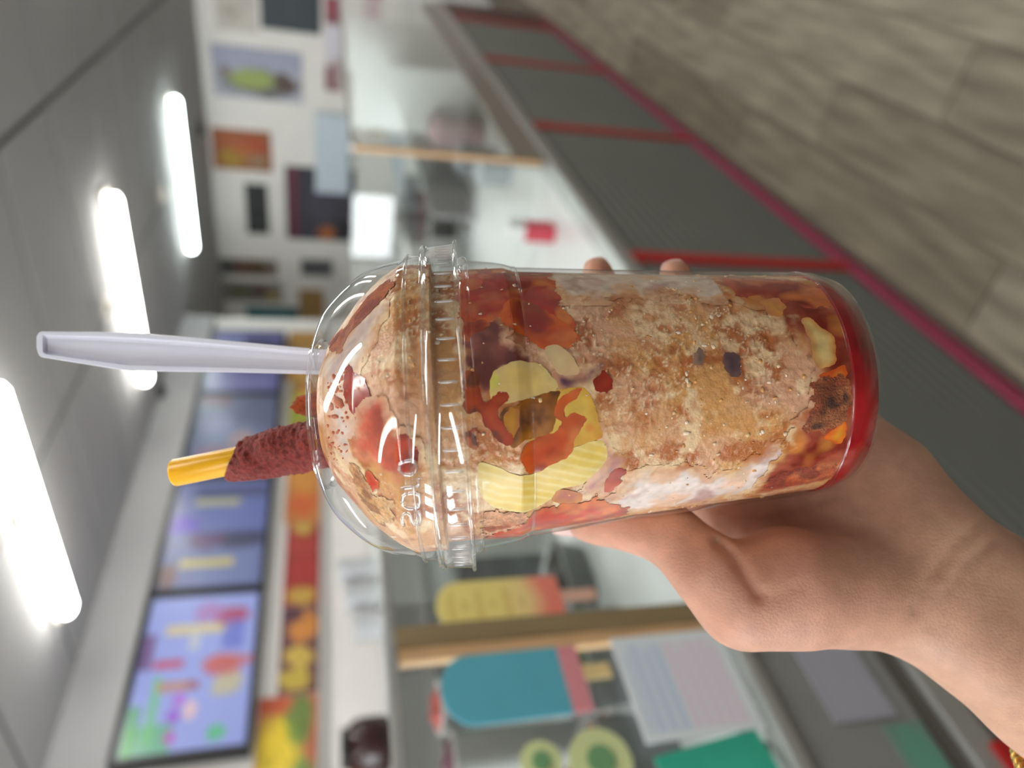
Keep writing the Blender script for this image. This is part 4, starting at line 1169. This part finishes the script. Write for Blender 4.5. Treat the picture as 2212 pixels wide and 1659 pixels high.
# the far side of the cup carries the same sort of sauce and fruit
for k, rot in enumerate((2.3, -2.5, 3.1)):
    patch('chili_sauce', [(1000, 720), (1100, 700), (1230, 760), (1260, 830), (1180, 860), (1060, 880), (1010, 820)], M_sauce, RED, ORG, seed=60 + k, wob=.0025, wsc=160, rot=rot, step=.0009)
    patch('mango_chunk', [(1060, 900), (1160, 890), (1240, 930), (1200, 1000), (1090, 990)], M_mango, YL, YP, seed=70 + k, rot=rot, step=.0009)
    patch('base_sauce', fade=.004, poly=[(1660, 700), (1760, 660), (1860, 760), (1866, 850), (1850, 940), (1700, 960), (1690, 850)], m=M_sauce, core=(140, 40, 26), edge=(180, 90, 60), seed=80 + k, wob=.0025, wsc=160, rot=rot, step=.0009)
# dark red syrup pooled in the foot of the cup
syr = [(0.0005, 0.0024), (R_BASE - 0.007, 0.0024), (R_BASE - 0.0045, 0.0004), (R_BASE - 0.0020, 0.0014), (R_BASE - 0.0008, 0.0050)]
syr += [(float(r_cup(z)) - 0.0009, z) for z in np.linspace(0.0066, 0.0104, 6)] + [(float(r_cup(0.0115)) - 0.003, 0.0112)]
link('syrup', lathe_mesh('syrup', syr, 96), sl, mat('dark red syrup', srgb(150, 14, 22), 0.12, noise=0.5, nscale=70, coat=0.4))
# ice grains on the wall: too many to count
gv, gf, gc = [], [], []
ico = bmesh.new(); bmesh.ops.create_icosphere(ico, subdivisions=1, radius=1.0)
iv = np.array([v.co[:] for v in ico.verts]); if_ = [[v.index for v in f.verts] for f in ico.faces]; ico.free()
for k in range(1500):
    a = rng.uniform(-math.pi, math.pi); z = rng.uniform(0.022, Z_SEAM + 0.02)
    if z > 0.072 and rng.random() < 0.75: continue
    r = float(r_slush(z)) - 0.0001
    s = rng.uniform(0.0003, 0.0009) * (1.4 if rng.random() < 0.1 else 1)
    j = iv * s * rng.uniform(0.5, 1.3, 3) + rng.normal(0, s * .15, iv.shape)
    er, et = np.array([math.cos(a), math.sin(a), 0]), np.array([-math.sin(a), math.cos(a), 0])
    w = np.outer(j[:, 0] * 0.5, er) + np.outer(j[:, 1], et) + np.outer(j[:, 2], [0, 0, 1]) + er * r + np.array([0, 0, z])
    b0 = len(gv)
    gv += w.tolist(); gf += [[q + b0 for q in f] for f in if_]
    cc = srgb(*random.choice([(238, 206, 172), (232, 190, 140), (244, 222, 200), (222, 164, 100), (240, 214, 186)]))
    gc += [cc] * len(iv)
g = link('ice_grains', pymesh('ice_grains', gv, gf, True, np.array(gc)), sl, M_pale)
g['kind'] = 'stuff'
# sauce specks and drips clinging to the inside of the dome
spv, spf = [], []
def speck(xp, yp, s, asp, ang):
    th_, z_, ok = px_to_cup([xp], [yp], r_dome)
    if not ok[0]: return
    a, z = th_[0], z_[0]
    r = float(r_dome(z)) - 0.0010
    er, et, ez = np.array([math.cos(a), math.sin(a), 0]), np.array([-math.sin(a), math.cos(a), 0]), np.array([0, 0, 1])
    u_, v_ = et * math.cos(ang) + ez * math.sin(ang), -et * math.sin(ang) + ez * math.cos(ang)
    b0 = len(spv)
    w = np.outer(iv[:, 0] * 0.0002, er) + np.outer(iv[:, 1] * s, u_) + np.outer(iv[:, 2] * s * asp, v_) + er * r + ez * z
    spv.extend(w.tolist()); spf.extend([[q + b0 for q in f] for f in if_])
for k in range(60):
    speck(rng.uniform(705, 750), rng.uniform(800, 1000), rng.uniform(.0002, .0006), rng.uniform(.4, 1.6), rng.uniform(0, 3))
for (a, b, s) in ((720, 812, .0012), (734, 812, .0014), (718, 838, .0018), (730, 868, .0022), (712, 876, .0016), (722, 900, .0012)):
    speck(a, b, s, 0.6, rng.uniform(0, 3))
g = link('dome_specks', pymesh('dome_specks', spv, spf, True), sl, mat('sauce speck', srgb(206, 110, 70), 0.3))
g['kind'] = 'stuff'

# ------------------------------------------------------------------ chili-coated piece poking out of the lid
ch = cup_root('chili_chunk', 'orange chili-powdered chunk poking out behind the dome top', 'food')
bm = bmesh.new(); bmesh.ops.create_icosphere(bm, subdivisions=4, radius=1.0)
vv = np.array([v.co[:] for v in bm.verts]); ff = [[v.index for v in f.verts] for f in bm.faces]; bm.free()
vv = vv * (0.0048, 0.0052, 0.0108) * (1 + 0.5 * (fbm(vv + 4, 2.4, 3) - .5) + 0.35 * (vnoise(vv + 9, 11) - .5))[:, None]
o = link('chunk_body', pymesh('chunk_body', vv, ff, True, np.array(srgb(206, 92, 34)) * (0.6 + 0.8 * fbm(vv, 500, 3))[:, None]), ch, M_crumb)
o.location = (-0.0030, 0.0160, H_TOP + ZB + 0.0022)

# ------------------------------------------------------------------ spoon handle
sp = cup_root('plastic_spoon', 'white plastic spoon with a long channelled handle standing in the lid', 'spoon')
SPD = 0.2390
def sp_local(x, y, d):
    p = campt(x, y, d) - C_RIM
    return np.array([p @ EXC, p @ EYC, p @ AX + ZB])
top_e = [(79, 727), (84, 718), (92, 716), (240, 717), (300, 719), (420, 729), (560, 742), (690, 754), (790, 762), (860, 766)]
bot_e = [(79, 752), (84, 768), (92, 772), (180, 786), (276, 801), (380, 803), (480, 804), (690, 809), (790, 812), (860, 814)]
def edge_at(e, x):
    return np.interp(x, [p[0] for p in e], [p[1] for p in e])
xs_ = np.concatenate([np.linspace(79, 92, 5), np.linspace(100, 860, 60)])
def sp_depth(x): return SPD + 0.004 * (690 - x) / 690
v, f = [], []
prof_w = [(0.0, 0.0034), (0.0, 0.0008), (0.02, 0.0), (0.13, 0.0), (0.19, 0.0013), (0.26, 0.0017), (0.5, 0.0018), (0.74, 0.0017), (0.80, 0.0013), (0.86, 0.0), (0.98, 0.0), (1.0, 0.0008), (1.0, 0.0034), (0.5, 0.0036)]
for i, x in enumerate(xs_):
    a, b = edge_at(top_e, x), edge_at(bot_e, x)
    for (w, dd) in prof_w:
        q = dd
        if x < 100 and 0.15 < w < 0.85 and dd < 0.003: q = 0.0
        v.append(sp_local(x, a + (b - a) * w, sp_depth(x) + q))
K = len(prof_w)
for i in range(len(xs_) - 1):
    for k in range(K):
        f.append((i * K + k, i * K + (k + 1) % K, (i + 1) * K + (k + 1) % K, (i + 1) * K + k))
f.append(tuple(range(K - 1, -1, -1))); f.append(tuple((len(xs_) - 1) * K + k for k in range(K)))
M_spoon = mat('white spoon plastic', srgb(212, 212, 224), 0.35, sss=0.15, sss_r=(0.003, 0.003, 0.0035), noise=0.01)
me = pymesh('handle', v, f, False)
link('handle', me, sp, M_spoon)
# bowl of the spoon, buried in the slush
c0 = sp_local(860, 790, sp_depth(860) + 0.0018)
bv, bf = [], []
for j in range(13):
    t = j / 12
    for i in range(13):
        s = -1 + 2 * i / 12
        wd = 0.0042 + 0.0105 * math.sin(math.pi * min(1, t * 0.93 + 0.07)) ** 0.8
        bv.append(c0 + np.array([s * wd, 0.0045 * math.sin(math.pi * t) * (1 - s * s) , -0.042 * t + 0.001]))
for j in range(12):
    for i in range(12):
        k = j * 13 + i
        bf.append((k, k + 1, k + 14, k + 13))
link('bowl', pymesh('bowl', bv, bf, True), sp, M_spoon)

# ------------------------------------------------------------------ tamarind straw
stw = cup_root('tamarind_straw', 'yellow straw wrapped in dark red tamarind candy, leaning in the lid', 'straw')
s0, s1 = sp_local(376, 1022, 0.2425), sp_local(930, 908, 0.2425)
dr = (s1 - s0) / np.linalg.norm(s1 - s0)
L = np.linalg.norm(s1 - s0)
r_s = 0.0046
ux = np.cross(dr, [0, 1, 0]); ux /= np.linalg.norm(ux); uy = np.cross(dr, ux)
n = 32
rings = [(0.0, r_s - 0.0006), (0.0, r_s - 0.0002), (0.0006, r_s), (L * .25, r_s), (L, r_s), (L, r_s - 0.0005), (L * .25, r_s - 0.0006), (0.0006, r_s - 0.0006)]
v = [s0 + dr * t + ux * r * math.cos(2 * math.pi * k / n) + uy * r * math.sin(2 * math.pi * k / n) for t, r in rings for k in range(n)]
f = [(i * n + k, ((i + 1) % len(rings)) * n + k, ((i + 1) % len(rings)) * n + (k + 1) % n, i * n + (k + 1) % n) for i in range(len(rings)) for k in range(n)]
link('straw_tube', pymesh('straw_tube', v, f, True), stw, mat('yellow straw', srgb(250, 180, 20), 0.3, sss=0.2, sss_r=(0.004, 0.002, 0.0005)))
nt2, nz2 = 120, 170
px_len = 560 / FPX * 0.2455
t0, t1 = 0.0205, L * 0.86
v, cc = [], []
for i in range(nz2):
    t = i / (nz2 - 1)
    for k in range(nt2):
        w = 2 * math.pi * k / nt2
        start = t0 + 0.0040 * math.cos(w + 0.25 + math.pi)
        s = start + (t1 - start) * t
        grow = min(1.0, (s - start) / 0.010)
        thick = 0.0014 * min(1, (s - start) / 0.0008 + 0.2) + 0.0008 * grow + 0.0020 * min(1, s / 0.05)
        if t > 0.97: thick *= (1 - t) / 0.03
        v.append((s, w, r_s + thick))
V = np.array(v)
flat = s0 + np.outer(V[:, 0], dr) + ux * (V[:, 2] * np.cos(V[:, 1]))[:, None] + uy * (V[:, 2] * np.sin(V[:, 1]))[:, None]
lump = (fbm(flat, 130, 3) - .5) * 0.0030 + (fbm(flat + 2, 620, 3) - .5) * 0.0014 + (vnoise(flat + 3, 1700) - .5) * 0.0006
rad = np.maximum(V[:, 2] + lump * np.clip((V[:, 2] - r_s) / 0.0015, 0.1, 1), r_s + 0.00005)
flat = s0 + np.outer(V[:, 0], dr) + ux * (rad * np.cos(V[:, 1]))[:, None] + uy * (rad * np.sin(V[:, 1]))[:, None]
n1 = fbm(flat + 6, 700, 3)[:, None]
cc = np.array(srgb(96, 26, 22)) * (1 - n1) + np.array(srgb(164, 58, 46)) * n1
ii = np.arange(nz2 * nt2).reshape(nz2, nt2)
F = np.stack([ii[:-1], np.roll(ii, -1, 1)[:-1], np.roll(ii, -1, 1)[1:], ii[1:]], -1).reshape(-1, 4)
link('tamarind_coat', pymesh('tamarind_coat', flat, F[:, ::-1], True, cc), stw, mat('tamarind candy', attr=True, rough=0.6, noise=0.3, nscale=900, bump=0.8, bscale=2600, bdist=0.0006))

# ------------------------------------------------------------------ the hand: one continuous skin grown around its bones
# bones in lens coordinates: (pixel x, pixel y, distance), radius in metres
def B(x, y, d, r): return (campt(x, y, d), r)
WR = [B(1975, 1275, .2555, .0205), B(1990, 1150, .2600, .0200)]                 # wrist, thumb side and little-finger side
bones = []                                                                     # (group, a, ra, b, rb)
def chain(*pts):
    for (a, ra), (b, rb) in zip(pts[:-1], pts[1:]):
        bones.append((a, ra, b, rb))
# forearm (two bones side by side give the flat oval section)
chain(B(1975, 1290, .2540, .0185), B(2110, 1385, .2500, .0185), B(2260, 1500, .2440, .0205), B(2560, 1740, .2300, .0240), B(2900, 2010, .2100, .0270))
chain(B(1985, 1150, .2600, .0185), B(2130, 1262, .2570, .0190), B(2270, 1370, .2520, .0215), B(2560, 1600, .2400, .0260), B(2900, 1880, .2220, .0290))
# heel of the hand and palm
chain(B(1985, 1150, .2600, .0185), B(1900, 1045, .2740, .0195), B(1800, 950, .2880, .0170), B(1730, 870, .2960, .0120))
chain(B(1980, 1210, .2580, .0185), B(1850, 1120, .2740, .0170), B(1700, 1000, .2920, .0130), B(1640, 905, .3010, .0110))
chain(B(1975, 1280, .2560, .0185), B(1800, 1160, .2730, .0150), B(1640, 1060, .2900, .0125), B(1570, 950, .3040, .0110))
chain(B(1900, 1250, .2600, .0170), B(1700, 1170, .2770, .0135), B(1560, 1090, .2900, .0115), B(1485, 1015, .3000, .0105))
# ball of the thumb, then the thumb
chain(B(1960, 1290, .2550, .0180), B(1830, 1276, .2490, .0178), B(1700, 1270, .2440, .0180), B(1615, 1296, .2420, .0138))
chain(B(1700, 1270, .2440, .0170), B(1600, 1296, .2420, .0132), B(1525, 1228, .2430, .0108), B(1445, 1152, .2500, .0093))
chain(B(1445, 1152, .2500, .0093), B(1370, 1128, .2580, .0090), B(1290, 1116, .2660, .0088), B(1232, 1113, .2710, .0072))
# web between thumb and first finger
chain(B(1640, 1225, .2600, .0100), B(1590, 1150, .2780, .0085), B(1560, 1080, .2920, .0090))
# fingers behind the cup
chain(B(1485, 1015, .3000, .0105), B(1395, 832, .3070, .0096), B(1325, 685, .2965, .0086), B(1290, 590, .2740, .0070))
chain(B(1570, 950, .3040, .0110), B(1505, 775, .3060, .0097), B(1462, 662, .2930, .0087), B(1458, 596, .2720, .0071))
chain(B(1640, 905, .3010, .0110), B(1605, 745, .3000, .0093), B(1575, 662, .2870, .0083), B(1575, 640, .2760, .0070))
chain(B(1730, 870, .2960, .0110), B(1702, 745, .2900, .0084), B(1690, 690, .2830, .0076), B(1690, 664, .2760, .0064))
STEP = 0.0014
lo = np.min([np.minimum(a, b) - max(ra, rb) - 0.01 for a, ra, b, rb in bones], 0)
hi = np.max([np.maximum(a, b) + max(ra, rb) + 0.01 for a, ra, b, rb in bones], 0)
dims = np.ceil((hi - lo) / STEP).astype(int) + 1
gx = [lo[i] + STEP * np.arange(dims[i]) for i in range(3)]
vol = np.full(tuple(dims), 0.03, np.float32)
Ksm = 0.0036
acc = np.zeros(tuple(dims), np.float32)
for a, ra, b, rb in bones:
    m_lo = np.minimum(a, b) - max(ra, rb) - 0.022
    m_hi = np.maximum(a, b) + max(ra, rb) + 0.022
    sl_ = tuple(slice(max(0, int((m_lo[i] - lo[i]) / STEP)), min(dims[i], int((m_hi[i] - lo[i]) / STEP) + 2)) for i in range(3))
    X_, Y_, Z_ = np.meshgrid(gx[0][sl_[0]], gx[1][sl_[1]], gx[2][sl_[2]], indexing='ij')
    e = b - a
    t = np.clip(((X_ - a[0]) * e[0] + (Y_ - a[1]) * e[1] + (Z_ - a[2]) * e[2]) / (e @ e), 0, 1)
    d = np.sqrt((X_ - a[0] - t * e[0]) ** 2 + (Y_ - a[1] - t * e[1]) ** 2 + (Z_ - a[2] - t * e[2]) ** 2) - (ra + (rb - ra) * t)
    acc[sl_] += np.exp(-d / Ksm).astype(np.float32)
vol = -Ksm * np.log(np.maximum(acc, np.exp(-0.03 / Ksm))).astype(np.float32)
del acc
X_, Y_, Z_ = np.meshgrid(*gx, indexing='ij')
PXx = 1106 - FPX * Y_ / Z_
PXy = 1659 - (829.5 + FPX * X_ / Z_)
vol += 0.0010                                            # log-sum blending swells the flesh a little
# skin folds, as shallow grooves in the flesh
def groove(pts, w, depth):
    global vol
    d2 = np.full(vol.shape, 1e9, np.float32)
    for (a, b) in zip(pts[:-1], pts[1:]):
        e0, e1 = b[0] - a[0], b[1] - a[1]
        t = np.clip(((PXx - a[0]) * e0 + (PXy - a[1]) * e1) / (e0 * e0 + e1 * e1), 0, 1)
        d2 = np.minimum(d2, (PXx - a[0] - t * e0) ** 2 + (PXy - a[1] - t * e1) ** 2)
    vol += (depth * np.exp(-d2 / (w * w))).astype(np.float32)
groove([(1545, 1172), (1575, 1195), (1600, 1230), (1625, 1270), (1640, 1290)], 11, 0.0030)
groove([(1640, 1290), (1690, 1282), (1740, 1262)], 12, 0.0006)
groove([(2120, 1125), (2060, 1180), (2010, 1245), (1975, 1320)], 10, 0.0010)
groove([(2150, 1165), (2090, 1215), (2045, 1280), (2010, 1350)], 10, 0.0009)
groove([(1560, 1110), (1640, 1120), (1720, 1100), (1800, 1070)], 11, 0.0007)
# the flesh flattens where it presses on the cup
rel = np.stack([X_, Y_, Z_], -1) - C_RIM
hz = rel @ AX + ZB
rad_ = np.sqrt(np.maximum((rel ** 2).sum(-1) - (hz - ZB) ** 2, 0))
cupd = rad_ - np.interp(hz, _ph, _pr) - 0.0004
cupd = np.where(hz < -0.001, 0.02, cupd)
vol = np.maximum(vol, -cupd).astype(np.float32)
del rel, hz, rad_, cupd, X_, Y_, Z_, PXx, PXy
def surface_nets(v, lo, step):
    s = v < 0
    nx, ny, nz = v.shape
    cnt = np.zeros((nx - 1, ny - 1, nz - 1), np.uint8)
    for i in (0, 1):
        for j in (0, 1):
            for k in (0, 1):
                cnt += s[i:nx - 1 + i, j:ny - 1 + j, k:nz - 1 + k]
    act = (cnt > 0) & (cnt < 8)
    I = np.argwhere(act)
    cid = np.full(act.shape, -1, np.int64)
    cid[act] = np.arange(len(I))
    pos = np.zeros((len(I), 3)); w = np.zeros(len(I))
    cor = [(i, j, k) for i in (0, 1) for j in (0, 1) for k in (0, 1)]
    for a in cor:
        for ax_ in range(3):
            if a[ax_]: continue
            b = list(a); b[ax_] = 1
            va = v[I[:, 0] + a[0], I[:, 1] + a[1], I[:, 2] + a[2]]
            vb = v[I[:, 0] + b[0], I[:, 1] + b[1], I[:, 2] + b[2]]
            cr = (va < 0) != (vb < 0)
            t = np.where(cr, va / np.where(cr, va - vb, 1), 0)
            p = np.array(a, float)[None] + np.zeros((len(I), 3)); p[:, ax_] += t
            pos[cr] += p[cr]; w[cr] += 1
    pos = pos / w[:, None] + I
    V = lo + pos * step
    F = []
    for ax_ in range(3):
        o1, o2 = [(1, 2), (2, 0), (0, 1)][ax_]
        sa = [slice(None)] * 3; sb = [slice(None)] * 3
        sa[ax_] = slice(0, -1); sb[ax_] = slice(1, None)
        ch = s[tuple(sa)] != s[tuple(sb)]
        E_ = np.argwhere(ch)
        E_ = E_[(E_[:, o1] > 0) & (E_[:, o2] > 0) & (E_[:, o1] < v.shape[o1] - 1) & (E_[:, o2] < v.shape[o2] - 1)]
        d1 = np.zeros(3, int); d1[o1] = 1; d2 = np.zeros(3, int); d2[o2] = 1
        q = [E_ - d1 - d2, E_ - d2, E_, E_ - d1]
        ids = np.stack([cid[c[:, 0], c[:, 1], c[:, 2]] for c in q], 1)
        flip = ~s[tuple(sa)][tuple(E_.T)]
        ids[flip] = ids[flip][:, ::-1]
        F.append(ids)
    return V, np.vstack(F)
HV, HF = surface_nets(vol, lo, STEP)
# light smoothing of the voxel surface
nb_s = np.zeros_like(HV); nb_c = np.zeros(len(HV))
for it in range(3):
    nb_s[:] = 0; nb_c[:] = 0
    for k in range(4):
        a, b = HF[:, k], HF[:, (k + 1) % 4]
        np.add.at(nb_s, a, HV[b]); np.add.at(nb_c, a, 1)
        np.add.at(nb_s, b, HV[a]); np.add.at(nb_c, b, 1)
    HV = HV * 0.5 + 0.5 * nb_s / nb_c[:, None]
HW = c2w(HV)
WR_W = c2w(campt(2100, 1330, .255))
pxx = 1106 - FPX * HV[:, 1] / HV[:, 2]; pxy = 1659 - (829.5 + FPX * HV[:, 0] / HV[:, 2])
# skin tone: rosier on the palm and finger pads, lighter forearm
sk0, sk1, sk2 = [np.array(srgb(*q)) for q in ((208, 164, 138), (216, 160, 138), (226, 184, 164))]
n1 = np.clip(fbm(HV, 60, 3) * 1.6 - 0.3, 0, 1)[:, None]
palm = np.clip(1 - (pxx - 1750) / 300, 0, 1)[:, None]
sc_ = sk0 * (1 - palm * 0.75) + sk1 * (palm * 0.75)
sc_ = sc_ * (1 - 0.25 * n1) + sk1 * 0.25 * n1
M_skin = mat('skin', attr=True, rough=0.48, noise=0.10, nscale=160, bump=0.45, bscale=1100, bdist=0.0005, sss=0.25, sss_r=(0.008, 0.003, 0.0018), spec=0.4)
hand = link('person', pymesh('person', HW - WR_W, HF, True, sc_), None, M_skin)
hand.location = WR_W
tag(hand, 'bare left hand and forearm gripping the cup, thumb on its side', 'person')
# nails
M_nail = mat('fingernail', srgb(236, 196, 190), 0.22, coat=0.3, sss=0.2, sss_r=(0.004, 0.002, 0.001))
def nail(px_tip, px_back, out, L=0.0115, W=0.0098, rc=0.0068, lift=0.0):
    a, b = campt(*px_tip), campt(*px_back)
    t = (a - b) / np.linalg.norm(a - b)
    out = np.asarray(out, float); out = out - t * (out @ t); out /= np.linalg.norm(out)
    s = np.cross(t, out)
    v, f = [], []
    nu, nv = 13, 13
    for lay in (0.0, -0.0006):
        for j in range(nv):
            y = -0.5 + j / (nv - 1)
            hw = W / 2 * (1 - max(0, abs(y) * 2 - 0.55) ** 2 * 1.6)
            for i in range(nu):
                x = (-1 + 2 * i / (nu - 1)) * hw
                h = math.sqrt(max(rc * rc - x * x, 0)) + lay - (y + .5) ** 2 * 0.0006
                v.append(a - t * 0.0035 + t * (y * L) + s * x + out * (h + lift))
    for lay in (0, 1):
        o_ = lay * nu * nv
        for j in range(nv - 1):
            for i in range(nu - 1):
                k = o_ + j * nu + i
                q = (k, k + 1, k + 1 + nu, k + nu)
                f.append(q if lay == 0 else q[::-1])
    rim_ = [i for i in range(nu)] + [j * nu + nu - 1 for j in range(1, nv)] + [(nv - 1) * nu + i for i in range(nu - 2, -1, -1)] + [j * nu for j in range(nv - 2, 0, -1)]
    for q in range(len(rim_)):
        q2 = (q + 1) % len(rim_)
        f.append((rim_[q], rim_[q] + nu * nv, rim_[q2] + nu * nv, rim_[q2]))
    w = c2w(np.array(v)) - WR_W
    o = link('fingernail', pymesh('fingernail', w, f, True), hand, M_nail)
    o['label'] = 'pale pink fingernail'
def radial(px):
    p = campt(*px) - C_RIM
    return p - AX * (p @ AX)
nail((1232, 1113, .2710), (1290, 1116, .2660), radial((1232, 1113, .2710)) + np.array([0, 0, -0.045]), 0.0185, 0.0120, 0.0078, 0.0006)
for tip_, bk in (((1290, 590, .2740), (1325, 685, .2965)), ((1458, 596, .2720), (1462, 662, .2930)), ((1575, 640, .2760), (1575, 662, .2870)), ((1690, 664, .2760), (1690, 690, .2830))):
    nail(tip_, bk, radial(tip_))

# ------------------------------------------------------------------ gold bracelet on the forearm
br_c = campt(2350, 1508, .2440)
br_t = campt(2560, 1670, .235) - br_c; br_t /= np.linalg.norm(br_t)
br_u = np.cross(br_t, [0, 0, 1.0]); br_u /= np.linalg.norm(br_u); br_v = np.cross(br_t, br_u)
M_gold = mat('gold', srgb(226, 190, 110), 0.25, metal=1.0)
br = empty('bracelet', tuple(c2w(br_c)), 'twisted gold bracelet around the forearm', 'bracelet')
from mathutils.bvhtree import BVHTree
arm_bvh = BVHTree.FromPolygons(HV.tolist(), HF.tolist())
br_r = []
for k in range(180):                                    # the bracelet lies just on the skin all round
    w = 2 * math.pi * k / 180
    dd = br_u * math.cos(w) + br_v * math.sin(w)
    hit = max((np.linalg.norm(np.array(h[0]) - (br_c + br_t * o_)) for o_ in (-0.002, 0.0, 0.002)
               for h in [arm_bvh.ray_cast(Vector(br_c + br_t * o_), Vector(dd))] if h[0] is not None), default=0.03)
    br_r.append(hit)
br_r = np.array(br_r)
br_r = np.max([np.roll(br_r, q) for q in range(-6, 7)], 0)
br_r = np.mean([np.roll(br_r, q) for q in range(-6, 7)], 0) + 0.0026
for ph in (0.0, math.pi):
    pts = []
    for k in range(181):
        w = 2 * math.pi * k / 180
        tw = w * 26 + ph
        rr_ = 1.0
        p = (br_u * math.cos(w) + br_v * math.sin(w)) * (br_r[k % 180] + 0.0012 * math.cos(tw)) + br_t * 0.0012 * math.sin(tw)
        pts.append(p)
    wpts = [c2w(br_c + p) - c2w(br_c) for p in pts]
    link('gold_strand', tube_mesh('gold_strand', wpts, 0.00125, 8, caps=False), br, M_gold)
